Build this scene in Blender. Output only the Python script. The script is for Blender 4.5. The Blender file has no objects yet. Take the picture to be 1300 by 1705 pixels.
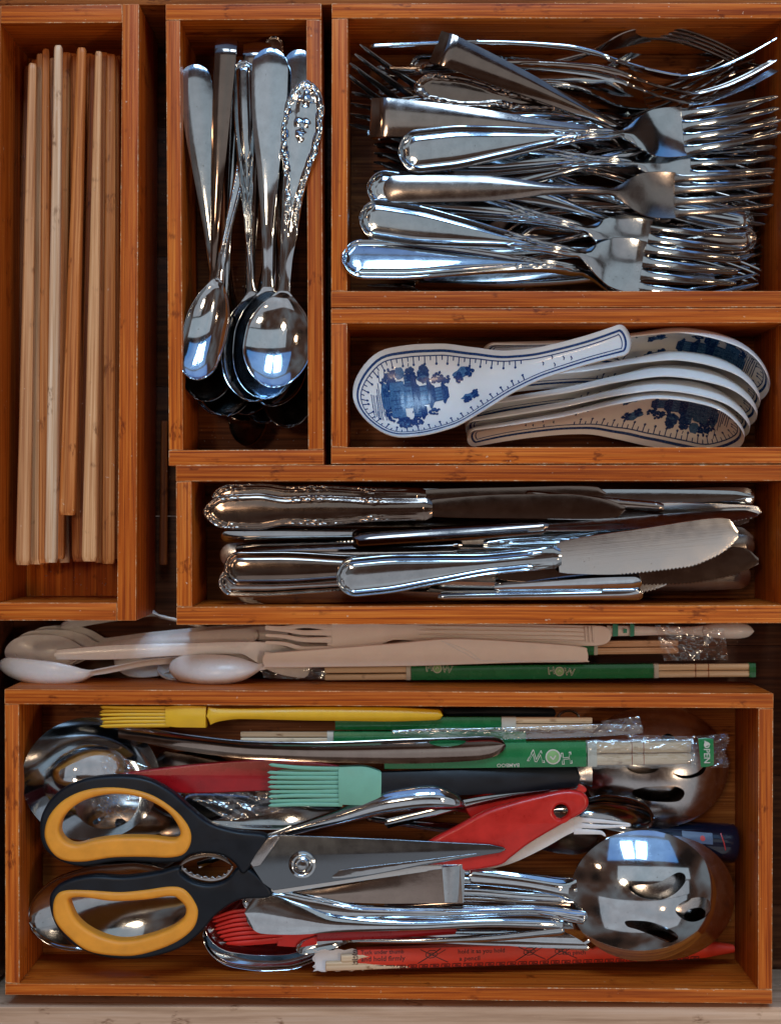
import bpy, bmesh, math, random
import numpy as np
from mathutils import Vector, Matrix
random.seed(7); rng = np.random.default_rng(7)

# ------------------------------------------------------------------ camera, light, exposure
S = 0.00029            # metres per photo pixel at the height of the tray rims (z = 0)
CX, CY, D = 650.0, 852.0, 2600.0
scn = bpy.context.scene
COL = scn.collection
cam = bpy.data.objects.new('camera', bpy.data.cameras.new('camera'))
COL.objects.link(cam)
cam.location = (0, 0, D * S)
cam.data.sensor_fit = 'VERTICAL'
cam.data.sensor_height = 36
cam.data.lens = 36 * D / 1705
cam.data.clip_start = 0.01
cam.data.clip_end = 50
cam.data.dof.use_dof = True
cam.data.dof.focus_distance = (D + 25) * S
cam.data.dof.aperture_fstop = 8.0
scn.camera = cam

world = bpy.data.worlds.new('World'); scn.world = world
world.use_nodes = True
bg = world.node_tree.nodes['Background']
bg.inputs[0].default_value = (0.15, 0.066, 0.042, 1)
bg.inputs[1].default_value = 1.0
# the dim room round the drawer: brown and grey noise, added for varied reflections
_t = world.node_tree; _tc = _t.nodes.new('ShaderNodeTexCoord'); _n = _t.nodes.new('ShaderNodeTexNoise'); _r = _t.nodes.new('ShaderNodeValToRGB')
_n.inputs['Scale'].default_value = 1.9; _n.inputs['Detail'].default_value = 2.5
_e = _r.color_ramp.elements; _e[0].position = 0.36; _e[0].color = (0.016, 0.010, 0.008, 1); _e[1].position = 0.66; _e[1].color = (0.17, 0.175, 0.18, 1)
_m = _e.new(0.5); _m.color = (0.070, 0.036, 0.025, 1)
_t.links.new(_tc.outputs['Generated'], _n.inputs['Vector']); _t.links.new(_n.outputs['Fac'], _r.inputs['Fac']); _t.links.new(_r.outputs['Color'], bg.inputs[0])

def area(name, loc, target, sx, sy, radiance, colour):
    l = bpy.data.lights.new(name, 'AREA'); l.shape = 'RECTANGLE'
    l.size = sx; l.size_y = sy
    l.energy = radiance * math.pi * sx * sy
    l.color = colour
    o = bpy.data.objects.new(name, l); COL.objects.link(o)
    o.location = loc
    o.rotation_euler = (Vector(target) - Vector(loc)).to_track_quat('-Z', 'Y').to_euler()
    return o
# the pale ceiling above the drawer, the panes of the window beyond it, two warm room lamps, two added warm fills
area('ceiling_light', (1.25, 0.67, 2.1), (1.25, 0.67, 0), 3.9, 0.74, 0.43, (0.84, 0.94, 1.0))
area('ceiling_by_window', (0.6, 2.25, 2.1), (0.6, 2.25, 0), 3.6, 1.8, 0.58, (0.16, 0.46, 1.0))
area('ceiling_light_near', (0.6, -1.95, 2.1), (0.6, -1.95, 0), 4.4, 2.6, 0.36, (0.92, 0.95, 1.0))
area('ceiling_light_right', (2.1, -0.2, 2.1), (2.1, -0.2, 0), 1.8, 0.86, 0.34, (0.92, 0.95, 1.0))
area('window_wall', (0.2, 3.2, 1.1), (0.2, 0, 0.8), 3.6, 1.7, 0.50, (0.14, 0.40, 1.0))
area('window_pane_left', (-0.22, 1.90, 2.0), (-0.1, 0, 0), 0.50, 0.80, 13, (0.50, 0.75, 1.0))
area('window_pane_right', (0.42, 1.90, 2.0), (0.2, 0, 0), 0.46, 0.80, 13, (0.50, 0.75, 1.0))
area('warm_fill_left', (-0.44, 0.22, 2.05), (-0.3, 0.1, 0), 0.20, 0.20, 30, (1.0, 0.72, 0.48))  # added warm fill, set where its glare misses the flat steel
area('warm_fill_right', (1.3, -0.25, 2.05), (0.1, 0, 0), 0.24, 0.24, 32, (1.0, 0.72, 0.48))  # other half of the added warm fill, mirrored out of frame
area('lamp_warm', (0.9, -0.9, 1.5), (0, 0, 0), 0.08, 0.08, 36, (1.0, 0.60, 0.32))
area('lamp_warm_side', (-0.9, 0.5, 1.2), (0, 0, 0), 0.06, 0.08, 34, (1.0, 0.62, 0.36))
scn.view_settings.view_transform = 'Standard'
scn.view_settings.look = 'None'
scn.view_settings.exposure = 0.14
scn.view_settings.gamma = 1.0

# ------------------------------------------------------------------ materials
MATS = {}
class NB:
    def __init__(s, name):
        m = bpy.data.materials.new(name); m.use_nodes = True
        s.m = m; s.t = m.node_tree; s.b = s.t.nodes['Principled BSDF']; s.out = s.t.nodes['Material Output']
    def n(s, typ, **kw):
        x = s.t.nodes.new(typ)
        for k, v in kw.items():
            if k.startswith('i_'): x.inputs[k[2:].replace('_', ' ')].default_value = v
            else: setattr(x, k, v)
        return x
    def l(s, a, b): s.t.links.new(a, b)
    def coord(s, scale, which='Object', rnd=True):
        tc = s.n('ShaderNodeTexCoord'); mp = s.n('ShaderNodeMapping')
        mp.inputs['Scale'].default_value = scale
        s.l(tc.outputs[which], mp.inputs['Vector'])
        if rnd:
            oi = s.n('ShaderNodeObjectInfo'); mu = s.n('ShaderNodeMath', operation='MULTIPLY'); mu.inputs[1].default_value = 37.0
            s.l(oi.outputs['Random'], mu.inputs[0]); s.l(mu.outputs[0], mp.inputs['Location'])
        return mp.outputs['Vector']
    def noise(s, vec, scale=1.0, detail=4, rough=0.55):
        x = s.n('ShaderNodeTexNoise'); x.inputs['Scale'].default_value = scale
        x.inputs['Detail'].default_value = detail; x.inputs['Roughness'].default_value = rough
        s.l(vec, x.inputs['Vector']); return x.outputs['Fac']
    def ramp(s, fac, stops):
        x = s.n('ShaderNodeValToRGB'); e = x.color_ramp.elements
        while len(e) < len(stops): e.new(0.5)
        for q, (p, c) in zip(e, stops): q.position = p; q.color = (*c, 1) if len(c) == 3 else c
        s.l(fac, x.inputs['Fac']); return x.outputs['Color']
    def mr(s, fac, a, b, c, d):
        x = s.n('ShaderNodeMapRange'); s.l(fac, x.inputs['Value'])
        for k, v in zip(('From Min', 'From Max', 'To Min', 'To Max'), (a, b, c, d)): x.inputs[k].default_value = v
        return x.outputs['Result']
    def bump(s, h, strength, dist=0.0002, nrm=None):
        x = s.n('ShaderNodeBump'); x.inputs['Strength'].default_value = strength; x.inputs['Distance'].default_value = dist
        s.l(h, x.inputs['Height'])
        if nrm: s.l(nrm, x.inputs['Normal'])
        return x.outputs['Normal']
    def mul(s, a, b, f=1.0):
        x = s.n('ShaderNodeMix', data_type='RGBA', blend_type='MULTIPLY'); x.inputs[0].default_value = f
        s.l(a, x.inputs[6]); s.l(b, x.inputs[7]); return x.outputs[2]

def bamboo(name, axis, dark, mid, light, rough=0.42, fine=1.0, spec=0.22):
    q = NB(name)
    lo, hi = 14.0, 900.0 * fine
    sc = (lo, hi, hi) if axis == 'x' else (hi, lo, hi)
    v = q.coord(sc)
    f1 = q.noise(v, 1.0, 5, 0.6)
    sc2 = (4, 330, 330) if axis == 'x' else (330, 4, 330)
    f2 = q.noise(q.coord(sc2), 1.0, 2, 0.5)
    c1 = q.ramp(f1, [(0.34, dark), (0.5, mid), (0.66, light)])
    c2 = q.ramp(f2, [(0.35, (0.74, 0.70, 0.66)), (0.48, (1, 1, 1)), (0.54, (0.93, 0.91, 0.9)), (0.68, (1.08, 1.1, 1.12))])
    col = q.mul(c1, c2)
    oi = q.n('ShaderNodeObjectInfo'); col = q.mul(col, q.ramp(oi.outputs['Random'], [(0.0, (0.80, 0.74, 0.70)), (0.5, (1, 1, 1)), (1.0, (1.10, 1.16, 1.22))]))
    # darker growth rings of the bamboo canes
    wv = q.noise(q.coord((75, 75, 75)), 1.0, 2, 0.5)
    fr = q.noise(q.coord((260, 900, 900) if axis == 'x' else (900, 260, 900)), 1.0, 3)
    nm = q.n('ShaderNodeMath', operation='MULTIPLY'); q.l(q.mr(wv, 0.61, 0.68, 0, 1), nm.inputs[0]); q.l(q.mr(fr, 0.45, 0.6, 0, 1), nm.inputs[1])
    nr = q.ramp(nm.outputs[0], [(0.0, (1, 1, 1)), (1.0, (0.45, 0.36, 0.3))])
    col = q.mul(col, nr)
    # pale little scuffs
    sv = q.noise(q.coord((420, 420, 420)), 1.0, 2, 0.5)
    mx = q.n('ShaderNodeMix', data_type='RGBA'); q.l(q.mr(sv, 0.745, 0.77, 0, 0.75), mx.inputs[0])
    q.l(col, mx.inputs[6]); mx.inputs[7].default_value = (0.75, 0.5, 0.33, 1)
    q.l(mx.outputs[2], q.b.inputs['Base Color'])
    q.l(q.mr(f1, 0.3, 0.7, rough + 0.12, rough - 0.06), q.b.inputs['Roughness'])
    q.l(q.bump(f1, 0.35, 0.0003), q.b.inputs['Normal'])
    q.b.inputs['Specular IOR Level'].default_value = spec
    return q.m
WD, WM, WL = (0.30, 0.048, 0.005), (0.58, 0.122, 0.010), (0.76, 0.22, 0.028)
MATS['bx'] = bamboo('bamboo_grain_across', 'x', WD, WM, WL)
MATS['by'] = bamboo('bamboo_grain_lengthwise', 'y', WD, WM, WL)
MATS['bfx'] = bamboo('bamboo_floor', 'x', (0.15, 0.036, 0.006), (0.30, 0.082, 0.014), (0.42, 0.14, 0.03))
MATS['bshade'] = bamboo('bamboo_floor_shaded', 'x', (0.09, 0.025, 0.006), (0.19, 0.055, 0.012), (0.28, 0.09, 0.022))  # shade inside the deep upper trays put into the floor colour
MATS['drawer'] = bamboo('drawer_wood', 'x', (0.05, 0.015, 0.006), (0.10, 0.030, 0.011), (0.15, 0.05, 0.02), 0.35, 0.5)
MATS['front'] = bamboo('drawer_front_maple', 'x', (0.52, 0.33, 0.21), (0.68, 0.46, 0.31), (0.76, 0.55, 0.40), 0.30, 0.25, 0.5)
MATS['stick0'] = bamboo('chopstick_wood', 'x', (0.38, 0.095, 0.016), (0.60, 0.19, 0.042), (0.76, 0.31, 0.10), 0.42, 1.2, 0.3)
MATS['stick1'] = bamboo('chopstick_pale_wood', 'x', (0.60, 0.30, 0.14), (0.76, 0.47, 0.27), (0.86, 0.62, 0.42), 0.40, 1.2, 0.4)
MATS['stick2'] = bamboo('chopstick_dark_wood', 'x', (0.20, 0.045, 0.009), (0.38, 0.10, 0.022), (0.50, 0.16, 0.04), 0.42, 1.2, 0.3)
MATS['stick3'] = bamboo('chopstick_tan_wood', 'x', (0.46, 0.18, 0.06), (0.66, 0.32, 0.13), (0.80, 0.45, 0.22), 0.40, 1.2, 0.4)
MATS['stickx'] = bamboo('disposable_chopstick_wood', 'x', (0.60, 0.42, 0.24), (0.76, 0.58, 0.38), (0.84, 0.68, 0.48), 0.5, 0.8)

def worn_edge():
    q = NB('worn_bamboo_edge')
    n = q.noise(q.coord((130, 130, 130)), 1.0, 4, 0.6); n2 = q.noise(q.coord((900, 900, 900)), 1.0, 3, 0.6)
    m = q.n('ShaderNodeMath', operation='MULTIPLY'); q.l(q.mr(n, 0.42, 0.62, 0, 1), m.inputs[0]); q.l(q.mr(n2, 0.40, 0.58, 0.2, 1), m.inputs[1])
    q.l(q.ramp(m.outputs[0], [(0.0, (0.52, 0.14, 0.02)), (0.5, (0.66, 0.28, 0.09)), (1.0, (0.84, 0.58, 0.36))]), q.b.inputs['Base Color'])
    q.b.inputs['Roughness'].default_value = 0.55; return q.m
MATS['edge'] = worn_edge()
def metal(name, col, rough, sx=60, brushed=None, bump=0.06, warm=0.0):
    q = NB(name)
    q.b.inputs['Metallic'].default_value = 1.0
    f = q.noise(q.coord((140, 140, 140)), 1.0, 4, 0.6)
    g = q.noise(q.coord((500, 2600, 2600)), 1.0, 3, 0.6)
    c = q.ramp(f, [(0.3, tuple(x * (0.96 if brushed or name == 'dull_dark_steel' else 0.84) for x in col)), (0.65, col)])
    if not brushed:
        w1 = q.n('ShaderNodeTexVoronoi', feature='DISTANCE_TO_EDGE'); q.l(q.coord((230, 2300, 900)), w1.inputs['Vector'])
    sp = q.noise(q.coord((900, 900, 900)), 1.0, 2)
    c = q.mul(c, q.ramp(sp, [(0.24, (0.45, 0.40, 0.36)), (0.29, (1, 1, 1))]))
    q.l(c, q.b.inputs['Base Color'])
    ro = q.mr(f, 0.3, 0.75, rough * 0.75, rough * (1.1 if brushed else 1.45))
    if brushed: q.l(ro, q.b.inputs['Roughness'])
    else:
        ad = q.n('ShaderNodeMath', operation='ADD'); q.l(ro, ad.inputs[0]); q.l(q.mr(w1.outputs['Distance'], 0.0, 0.03, 0.12, 0.0), ad.inputs[1]); q.l(ad.outputs[0], q.b.inputs['Roughness'])
    if brushed:
        h = q.noise(q.coord(brushed), 1.0, 3, 0.6)
        q.l(q.bump(h, 0.28, 0.00006), q.b.inputs['Normal'])
    else:
        lw = q.noise(q.coord((110, 110, 110)), 1.0, 2)
        n1 = q.bump(lw, bump * 2, 0.0003)
        q.l(q.bump(g, bump, 0.00008, n1), q.b.inputs['Normal'])
    return q.m
MATS['steel'] = metal('stainless_steel', (0.51, 0.56, 0.60), 0.07, bump=0.04)
MATS['steel_worn'] = metal('worn_stainless_steel', (0.50, 0.50, 0.51), 0.17, bump=0.08)
MATS['steel_dark'] = metal('dull_dark_steel', (0.27, 0.235, 0.215), 0.17, bump=0.06)
MATS['silver'] = metal('silver_plate_brown_reflection', (0.38, 0.32, 0.285), 0.10, bump=0.05)  # brown reflections of the surroundings put into the base colour
MATS['silver_dark'] = metal('silver_plate_dark_reflection', (0.25, 0.195, 0.165), 0.09, bump=0.04)  # darker copy, dark brown reflections put into the base colour
MATS['mirror'] = metal('polished_steel', (0.62, 0.69, 0.75), 0.055, bump=0.03)
MATS['blade'] = metal('brushed_blade_steel', (0.66, 0.68, 0.68), 0.22, brushed=(30, 2600, 30))
MATS['scissor_steel'] = metal('scissor_blade_steel', (0.19, 0.22, 0.25), 0.22, brushed=(900, 60, 60))

def plain(name, col, rough=0.4, coat=0.0, sss=0.0, var=0.12, trans=0.0, bump=0.0, scale=120, spec=None):
    q = NB(name)
    f = q.noise(q.coord((scale, scale, scale)), 1.0, 4)
    c = q.ramp(f, [(0.3, tuple(x * (1 - var) for x in col)), (0.7, tuple(min(1, x * (1 + var * 0.5)) for x in col))])
    q.l(c, q.b.inputs['Base Color'])
    q.l(q.mr(f, 0.3, 0.7, rough * 0.85, rough * 1.25), q.b.inputs['Roughness'])
    q.b.inputs['Coat Weight'].default_value = coat
    if spec is not None: q.b.inputs['Specular IOR Level'].default_value = spec
    if sss:
        q.b.inputs['Subsurface Weight'].default_value = sss; q.b.inputs['Subsurface Scale'].default_value = 0.003
        q.b.inputs['Subsurface Radius'].default_value = (1, 0.6, 0.4)
    if trans: q.b.inputs['Transmission Weight'].default_value = trans
    if bump: q.l(q.bump(q.noise(q.coord((600, 600, 600)), 1.0, 3), bump, 0.0002), q.b.inputs['Normal'])
    return q.m
MATS['china'] = plain('white_porcelain', (0.82, 0.82, 0.81), 0.17, 0.3, 0.15, 0.04)
MATS['blue'] = plain('cobalt_blue_glaze', (0.008, 0.050, 0.19), 0.25, 0.15, 0, 0.3, scale=900)
MATS['blue2'] = plain('pale_cobalt_glaze', (0.055, 0.16, 0.34), 0.25, 0.15, 0, 0.3, scale=900)
MATS['white_plastic'] = plain('white_plastic', (0.82, 0.80, 0.79), 0.26, 0.1, 0.15, 0.04)
MATS['cream_plastic'] = plain('cream_plastic', (0.82, 0.74, 0.68), 0.34, 0.05, 0.15, 0.04)
MATS['yellow'] = plain('yellow_silicone', (0.86, 0.50, 0.018), 0.38, 0.0, 0.1, 0.08)
MATS['mint'] = plain('mint_silicone', (0.20, 0.50, 0.37), 0.45, 0.0, 0.1, 0.08)
MATS['red'] = plain('red_plastic', (0.62, 0.018, 0.012), 0.30, 0.2, 0.05, 0.2)
MATS['red_silicone'] = plain('red_silicone', (0.70, 0.022, 0.014), 0.38, 0.0, 0.05, 0.1)
MATS['cranberry'] = plain('cranberry_nylon', (0.36, 0.006, 0.012), 0.28, 0.2, 0.0, 0.2)
MATS['black'] = plain('black_rubbery_plastic', (0.006, 0.010, 0.016), 0.40, 0.0, 0.0, 0.3, bump=0.05, spec=0.3)
MATS['orange'] = plain('orange_rubber', (0.90, 0.36, 0.03), 0.48, 0.0, 0.1, 0.12)
MATS['navy'] = plain('navy_glossy_plastic', (0.004, 0.008, 0.022), 0.12, 0.4)
MATS['green'] = plain('green_printed_film', (0.004, 0.19, 0.055), 0.25, 0.5, 0, 0.15)
MATS['teal'] = plain('teal_print', (0.03, 0.30, 0.20), 0.35, 0.2)
MATS['film_white'] = plain('white_printed_film', (0.62, 0.62, 0.55), 0.3, 0.4, 0, 0.1)
MATS['leaf'] = plain('pale_green_print', (0.25, 0.50, 0.20), 0.35, 0.3, 0, 0.2)
MATS['redpaper'] = plain('red_paper', (0.72, 0.045, 0.018), 0.5, 0.05, 0, 0.12, bump=0.1)
MATS['ink'] = plain('dark_ink', (0.05, 0.012, 0.012), 0.6)
MATS['ink_grey'] = plain('grey_ink', (0.12, 0.12, 0.12), 0.6)
MATS['paper'] = plain('white_paper', (0.72, 0.70, 0.70), 0.7, 0, 0, 0.08, bump=0.1)
MATS['label_dim'] = plain('dim_blue_label', (0.07, 0.11, 0.20), 0.3)
MATS['label_red'] = plain('red_label_ink', (0.5, 0.03, 0.03), 0.4)

def film(name, tint=(1, 1, 1), gl=0.17):
    q = NB(name)
    t = q.n('ShaderNodeBsdfTransparent'); t.inputs[0].default_value = (*tint, 1)
    g = q.n('ShaderNodeBsdfGlossy'); g.inputs['Roughness'].default_value = 0.12; g.inputs['Color'].default_value = (0.9, 0.93, 0.95, 1)
    d = q.n('ShaderNodeBsdfDiffuse'); d.inputs['Color'].default_value = (0.75, 0.75, 0.75, 1)
    nb = q.bump(q.noise(q.coord((180, 260, 200)), 1.0, 2, 0.5), 0.8, 0.0012)
    q.l(nb, g.inputs['Normal'])
    m1 = q.n('ShaderNodeMixShader'); m1.inputs[0].default_value = gl; q.l(t.outputs[0], m1.inputs[1]); q.l(g.outputs[0], m1.inputs[2])
    m2 = q.n('ShaderNodeMixShader'); m2.inputs[0].default_value = 0.045; q.l(m1.outputs[0], m2.inputs[1]); q.l(d.outputs[0], m2.inputs[2])
    q.l(m2.outputs[0], q.out.inputs['Surface']); return q.m
MATS['film'] = film('clear_crinkled_film')
MATS['film_dim'] = film('clear_wrapper_film', (0.95, 0.96, 0.95), 0.10)

# ------------------------------------------------------------------ scene graph helpers
def W(x, y, z=0.0):
    k = (D - z) / D
    return Vector(((x - CX) * k * S, (CY - y) * k * S, z * S))
def Wp(x, y, z=0.0):      # the same point in pixel-sized world units
    k = (D - z) / D
    return np.array([(x - CX) * k, (CY - y) * k, z])
def thing(name, label, cat, loc=(0, 0, 0), group=None, mat=None):
    o = bpy.data.objects.new(name, None); COL.objects.link(o)
    o.empty_display_size = 0.01
    if mat is not None: o.matrix_world = mat
    else: o.location = loc
    o['label'] = label; o['category'] = cat
    if group: o['group'] = group
    return o
def mobj(name, V, F, mat, parent=None, ang=40, label=None):
    """mesh object from pixel-sized local coordinates"""
    me = bpy.data.meshes.new(name)
    V = np.asarray(V, float) * S
    me.from_pydata(V.tolist(), [], F)
    me.polygons.foreach_set('use_smooth', [True] * len(me.polygons))
    if ang is not None: me.set_sharp_from_angle(angle=math.radians(ang))
    me.materials.append(MATS[mat] if isinstance(mat, str) else mat)
    me.update()
    o = bpy.data.objects.new(name, me); COL.objects.link(o)
    if parent is not None: o.parent = parent
    if label: o['label'] = label
    return o
def gobj(name, V, F, mat, root, base=None, **kw):
    """mesh from pixel-sized WORLD coordinates, hung under an unrotated root"""
    off = np.array(root.location) / S
    return mobj(name, np.asarray(V, float) - off, F, mat, base or root, **kw)

def pch(xs, ys, x):
    """monotone cubic through stations"""
    xs = np.asarray(xs, float); ys = np.asarray(ys, float); x = np.asarray(x, float)
    if len(xs) == 2: return np.interp(x, xs, ys)
    h = np.diff(xs); dl = np.diff(ys) / h
    m = np.zeros(len(xs)); m[0] = dl[0]; m[-1] = dl[-1]
    for i in range(1, len(xs) - 1):
        if dl[i - 1] * dl[i] > 0:
            w1 = 2 * h[i] + h[i - 1]; w2 = h[i] + 2 * h[i - 1]
            m[i] = (w1 + w2) / (w1 / dl[i - 1] + w2 / dl[i])
    k = np.clip(np.searchsorted(xs, x) - 1, 0, len(xs) - 2)
    t = np.clip((x - xs[k]) / h[k], 0, 1)
    return ((2 * t**3 - 3 * t**2 + 1) * ys[k] + (t**3 - 2 * t**2 + t) * h[k] * m[k]
            + (-2 * t**3 + 3 * t**2) * ys[k + 1] + (t**3 - t**2) * h[k] * m[k + 1])
def catmull(pts, n=8, closed=True):
    P = [np.array(p, float) for p in pts]; N = len(P); out = []
    rngi = range(N) if closed else range(N - 1)
    for i in rngi:
        if closed: a, b, c, d = P[i - 1], P[i], P[(i + 1) % N], P[(i + 2) % N]
        else: a, b, c, d = P[max(i - 1, 0)], P[i], P[i + 1], P[min(i + 2, N - 1)]
        for k in range(n):
            t = k / n
            out.append(0.5 * ((2 * b) + (-a + c) * t + (2 * a - 5 * b + 4 * c - d) * t * t + (-a + 3 * b - 3 * c + d) * t**3))
    if not closed: out.append(P[-1])
    return np.array(out)

INS = np.array([0, .8, 2, 3.2, 4.5, 6, 7.4, 8.8, 10.2, 11.8, 14])
INS_LO = np.array([0, .9, 3, 6.5])
def sweep(P, w, c=0.0, th=4.0, roll=0.0, rel=None, ins=INS_LO, mid=5, s=None):
    """closed shell swept along P: half width w, crown c, thickness th; returns verts, faces, (top fn data)"""
    P = np.asarray(P, float); n = len(P)
    w = np.maximum(np.broadcast_to(np.asarray(w, float), n).copy(), 0.25)
    c = np.broadcast_to(np.asarray(c, float), n); th = np.broadcast_to(np.asarray(th, float), n)
    roll = np.radians(np.broadcast_to(np.asarray(roll, float), n))
    T = np.gradient(P, axis=0); T /= np.linalg.norm(T, axis=1)[:, None] + 1e-12
    side = np.cross(np.array([0, 0, 1.0]), T); side /= np.linalg.norm(side, axis=1)[:, None] + 1e-12
    up = np.cross(T, side)
    cr, sr = np.cos(roll)[:, None], np.sin(roll)[:, None]
    side, up = side * cr + up * sr, up * cr - side * sr
    f = np.minimum(1, w / (ins[-1] * 1.25))
    left = -(w[:, None] - ins[None, :] * f[:, None])
    inner = -left[:, -1]
    midv = inner[:, None] * np.linspace(-1, 1, mid + 2)[None, 1:-1]
    Y = np.concatenate([left, midv, -left[:, ::-1]], axis=1); M = Y.shape[1]
    H0 = c[:, None] * (1 - (Y / w[:, None])**2)
    H = H0.copy()
    if rel is not None:
        if s is None: s = np.concatenate([[0], np.cumsum(np.linalg.norm(np.diff(P, axis=0), axis=1))])
        ol = np.concatenate([np.stack([s, w], 1), np.stack([s, -w], 1)])
        dd = np.sqrt((s[:, None, None] - ol[None, None, :, 0])**2 + (Y[:, :, None] - ol[None, None, :, 1])**2).min(axis=2) if n * M * len(ol) < 3e7 else (w[:, None] - np.abs(Y))
        H = H + rel(dd, np.broadcast_to(s[:, None], Y.shape), Y, w[:, None])
    e = th * np.minimum(1, w / (0.7 * th + 1e-9))
    top = H.copy(); top[:, 0] -= e * .5; top[:, -1] -= e * .5
    bi = list(range(M - 2, 0, -2))
    bot = H0[:, bi] - e[:, None]
    YY = np.concatenate([Y, Y[:, bi]], axis=1); HH = np.concatenate([top, bot], axis=1); K = YY.shape[1]
    V = P[:, None, :] + side[:, None, :] * YY[:, :, None] + up[:, None, :] * HH[:, :, None]
    V = V.reshape(-1, 3)
    F = []
    for i in range(n - 1):
        a = i * K; b = a + K
        for j in range(K):
            j2 = (j + 1) % K
            F.append((a + j, b + j, b + j2, a + j2))
    F.append(tuple(range(K))); F.append(tuple(range((n - 1) * K + K - 1, (n - 1) * K - 1, -1)))
    return V, F
def tube(P, rx, rz=None, k=12, sq=0.0, roll=0.0, capround=0.0):
    """rounded-square or elliptic tube along P"""
    P = np.asarray(P, float); n = len(P)
    rx = np.broadcast_to(np.asarray(rx, float), n); rz = rx if rz is None else np.broadcast_to(np.asarray(rz, float), n)
    T = np.gradient(P, axis=0); T /= np.linalg.norm(T, axis=1)[:, None] + 1e-12
    ref = np.array([0, 0, 1.0]) if abs(T[:, 2]).max() < 0.9 else np.array([0, 1.0, 0])
    side = np.cross(ref, T); side /= np.linalg.norm(side, axis=1)[:, None] + 1e-12
    up = np.cross(T, side)
    a = np.linspace(0, 2 * math.pi, k, endpoint=False) + (math.pi / k if sq else 0)
    ca, sa = np.cos(a), np.sin(a)
    e = 1 - sq * 0.75
    ca = np.sign(ca) * np.abs(ca)**e; sa = np.sign(sa) * np.abs(sa)**e
    rr = math.radians(roll); ca2, sa2 = ca * math.cos(rr) - sa * math.sin(rr), ca * math.sin(rr) + sa * math.cos(rr)
    V = P[:, None, :] + side[:, None, :] * (rx[:, None, None] * ca2[None, :, None]) + up[:, None, :] * (rz[:, None, None] * sa2[None, :, None])
    V = V.reshape(-1, 3); F = []
    for i in range(n - 1):
        for j in range(k):
            j2 = (j + 1) % k
            F.append((i * k + j, (i + 1) * k + j, (i + 1) * k + j2, i * k + j2)[::-1])
    F.append(tuple(range(k))); F.append(tuple(range((n - 1) * k + k - 1, (n - 1) * k - 1, -1)))
    return V, F
def gpath(pts, n=40):
    """smooth open path through apparent (x, y, z, ...extra) stations -> world px path and the extra columns"""
    A = np.array(pts, float)
    s = np.concatenate([[0], np.cumsum(np.linalg.norm(np.diff(A[:, :2], axis=0), axis=1))])
    q = np.linspace(0, s[-1], n)
    # cluster samples at both ends
    q = s[-1] * (0.5 - 0.5 * np.cos(math.pi * (0.12 + 0.76 * np.linspace(0, 1, n)))); q = (q - q[0]) / (q[-1] - q[0]) * s[-1]
    C = np.stack([pch(s, A[:, i], q) for i in range(A.shape[1])], 1)
    P = np.array([Wp(*c[:3]) for c in C])
    return P, C[:, 3:], q
def roundw(w, q, R0=0, R1=0):
    w = w.copy(); L = q[-1]
    if R0: m = q < R0; w[m] *= np.sqrt(np.clip(1 - (1 - q[m] / R0)**2, 0.0004, 1))
    if R1: m = q > L - R1; w[m] *= np.sqrt(np.clip(1 - (1 - (L - q[m]) / R1)**2, 0.0004, 1))
    return w
def frame(A, B, zA, zB, roll=0.0):
    a, b = Wp(*A, zA), Wp(*B, zB); L = np.linalg.norm(b - a)
    X = Vector((b - a) / L); Y = Vector((0, 0, 1)).cross(X).normalized(); Z = X.cross(Y)
    r = math.radians(roll)
    Y, Z = Y * math.cos(r) + Z * math.sin(r), Z * math.cos(r) - Y * math.sin(r)
    M = Matrix((X, Y, Z)).transposed().to_4x4(); M.translation = Vector(a * S)
    return M, L

def plate(name, outer, holes, z0, z1, mat, root, bevel=1.5, n=6, closed_smooth=True, ang=50, res=3, zfn=None, parent=None, label=None):
    """flat shape with holes from apparent outlines, given thickness and a rounded edge"""
    cu = bpy.data.curves.new(name, 'CURVE'); cu.dimensions = '2D'; cu.fill_mode = 'BOTH'
    zm = (z0 + z1) / 2
    for ring in [outer] + list(holes):
        pts = catmull(ring, n) if closed_smooth else np.array(ring, float)
        sp = cu.splines.new('POLY'); sp.points.add(len(pts) - 1); sp.use_cyclic_u = True
        for q, p in zip(sp.points, pts):
            v = Wp(p[0], p[1], zm); q.co = (v[0] * S, v[1] * S, 0, 1)
    cu.extrude = max(0.0, (z1 - z0) / 2 - bevel) * S; cu.bevel_depth = bevel * S; cu.bevel_resolution = res; cu.offset = -bevel * S
    tmp = bpy.data.objects.new('tmp', cu); COL.objects.link(tmp)
    me = bpy.data.meshes.new_from_object(tmp); bpy.data.objects.remove(tmp)
    V = np.array([v.co for v in me.vertices]) / S; V[:, 2] += zm
    if zfn: V[:, 2] += zfn(V[:, 0] + CX, CY - V[:, 1])
    F = [tuple(p.vertices) for p in me.polygons]; bpy.data.meshes.remove(me)
    off = np.array(root.location) / S
    bm = bmesh.new()
    vs = [bm.verts.new((v - off) * S) for v in V]
    for f in F:
        try: bm.faces.new([vs[i] for i in f])
        except ValueError: pass
    bmesh.ops.remove_doubles(bm, verts=bm.verts, dist=1e-6)
    bmesh.ops.recalc_face_normals(bm, faces=bm.faces)
    me = bpy.data.meshes.new(name); bm.to_mesh(me); bm.free()
    me.polygons.foreach_set('use_smooth', [True] * len(me.polygons)); me.set_sharp_from_angle(angle=math.radians(ang))
    me.materials.append(MATS[mat])
    o = bpy.data.objects.new(name, me); COL.objects.link(o); o.parent = parent or root
    if label: o['label'] = label
    return o
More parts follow.
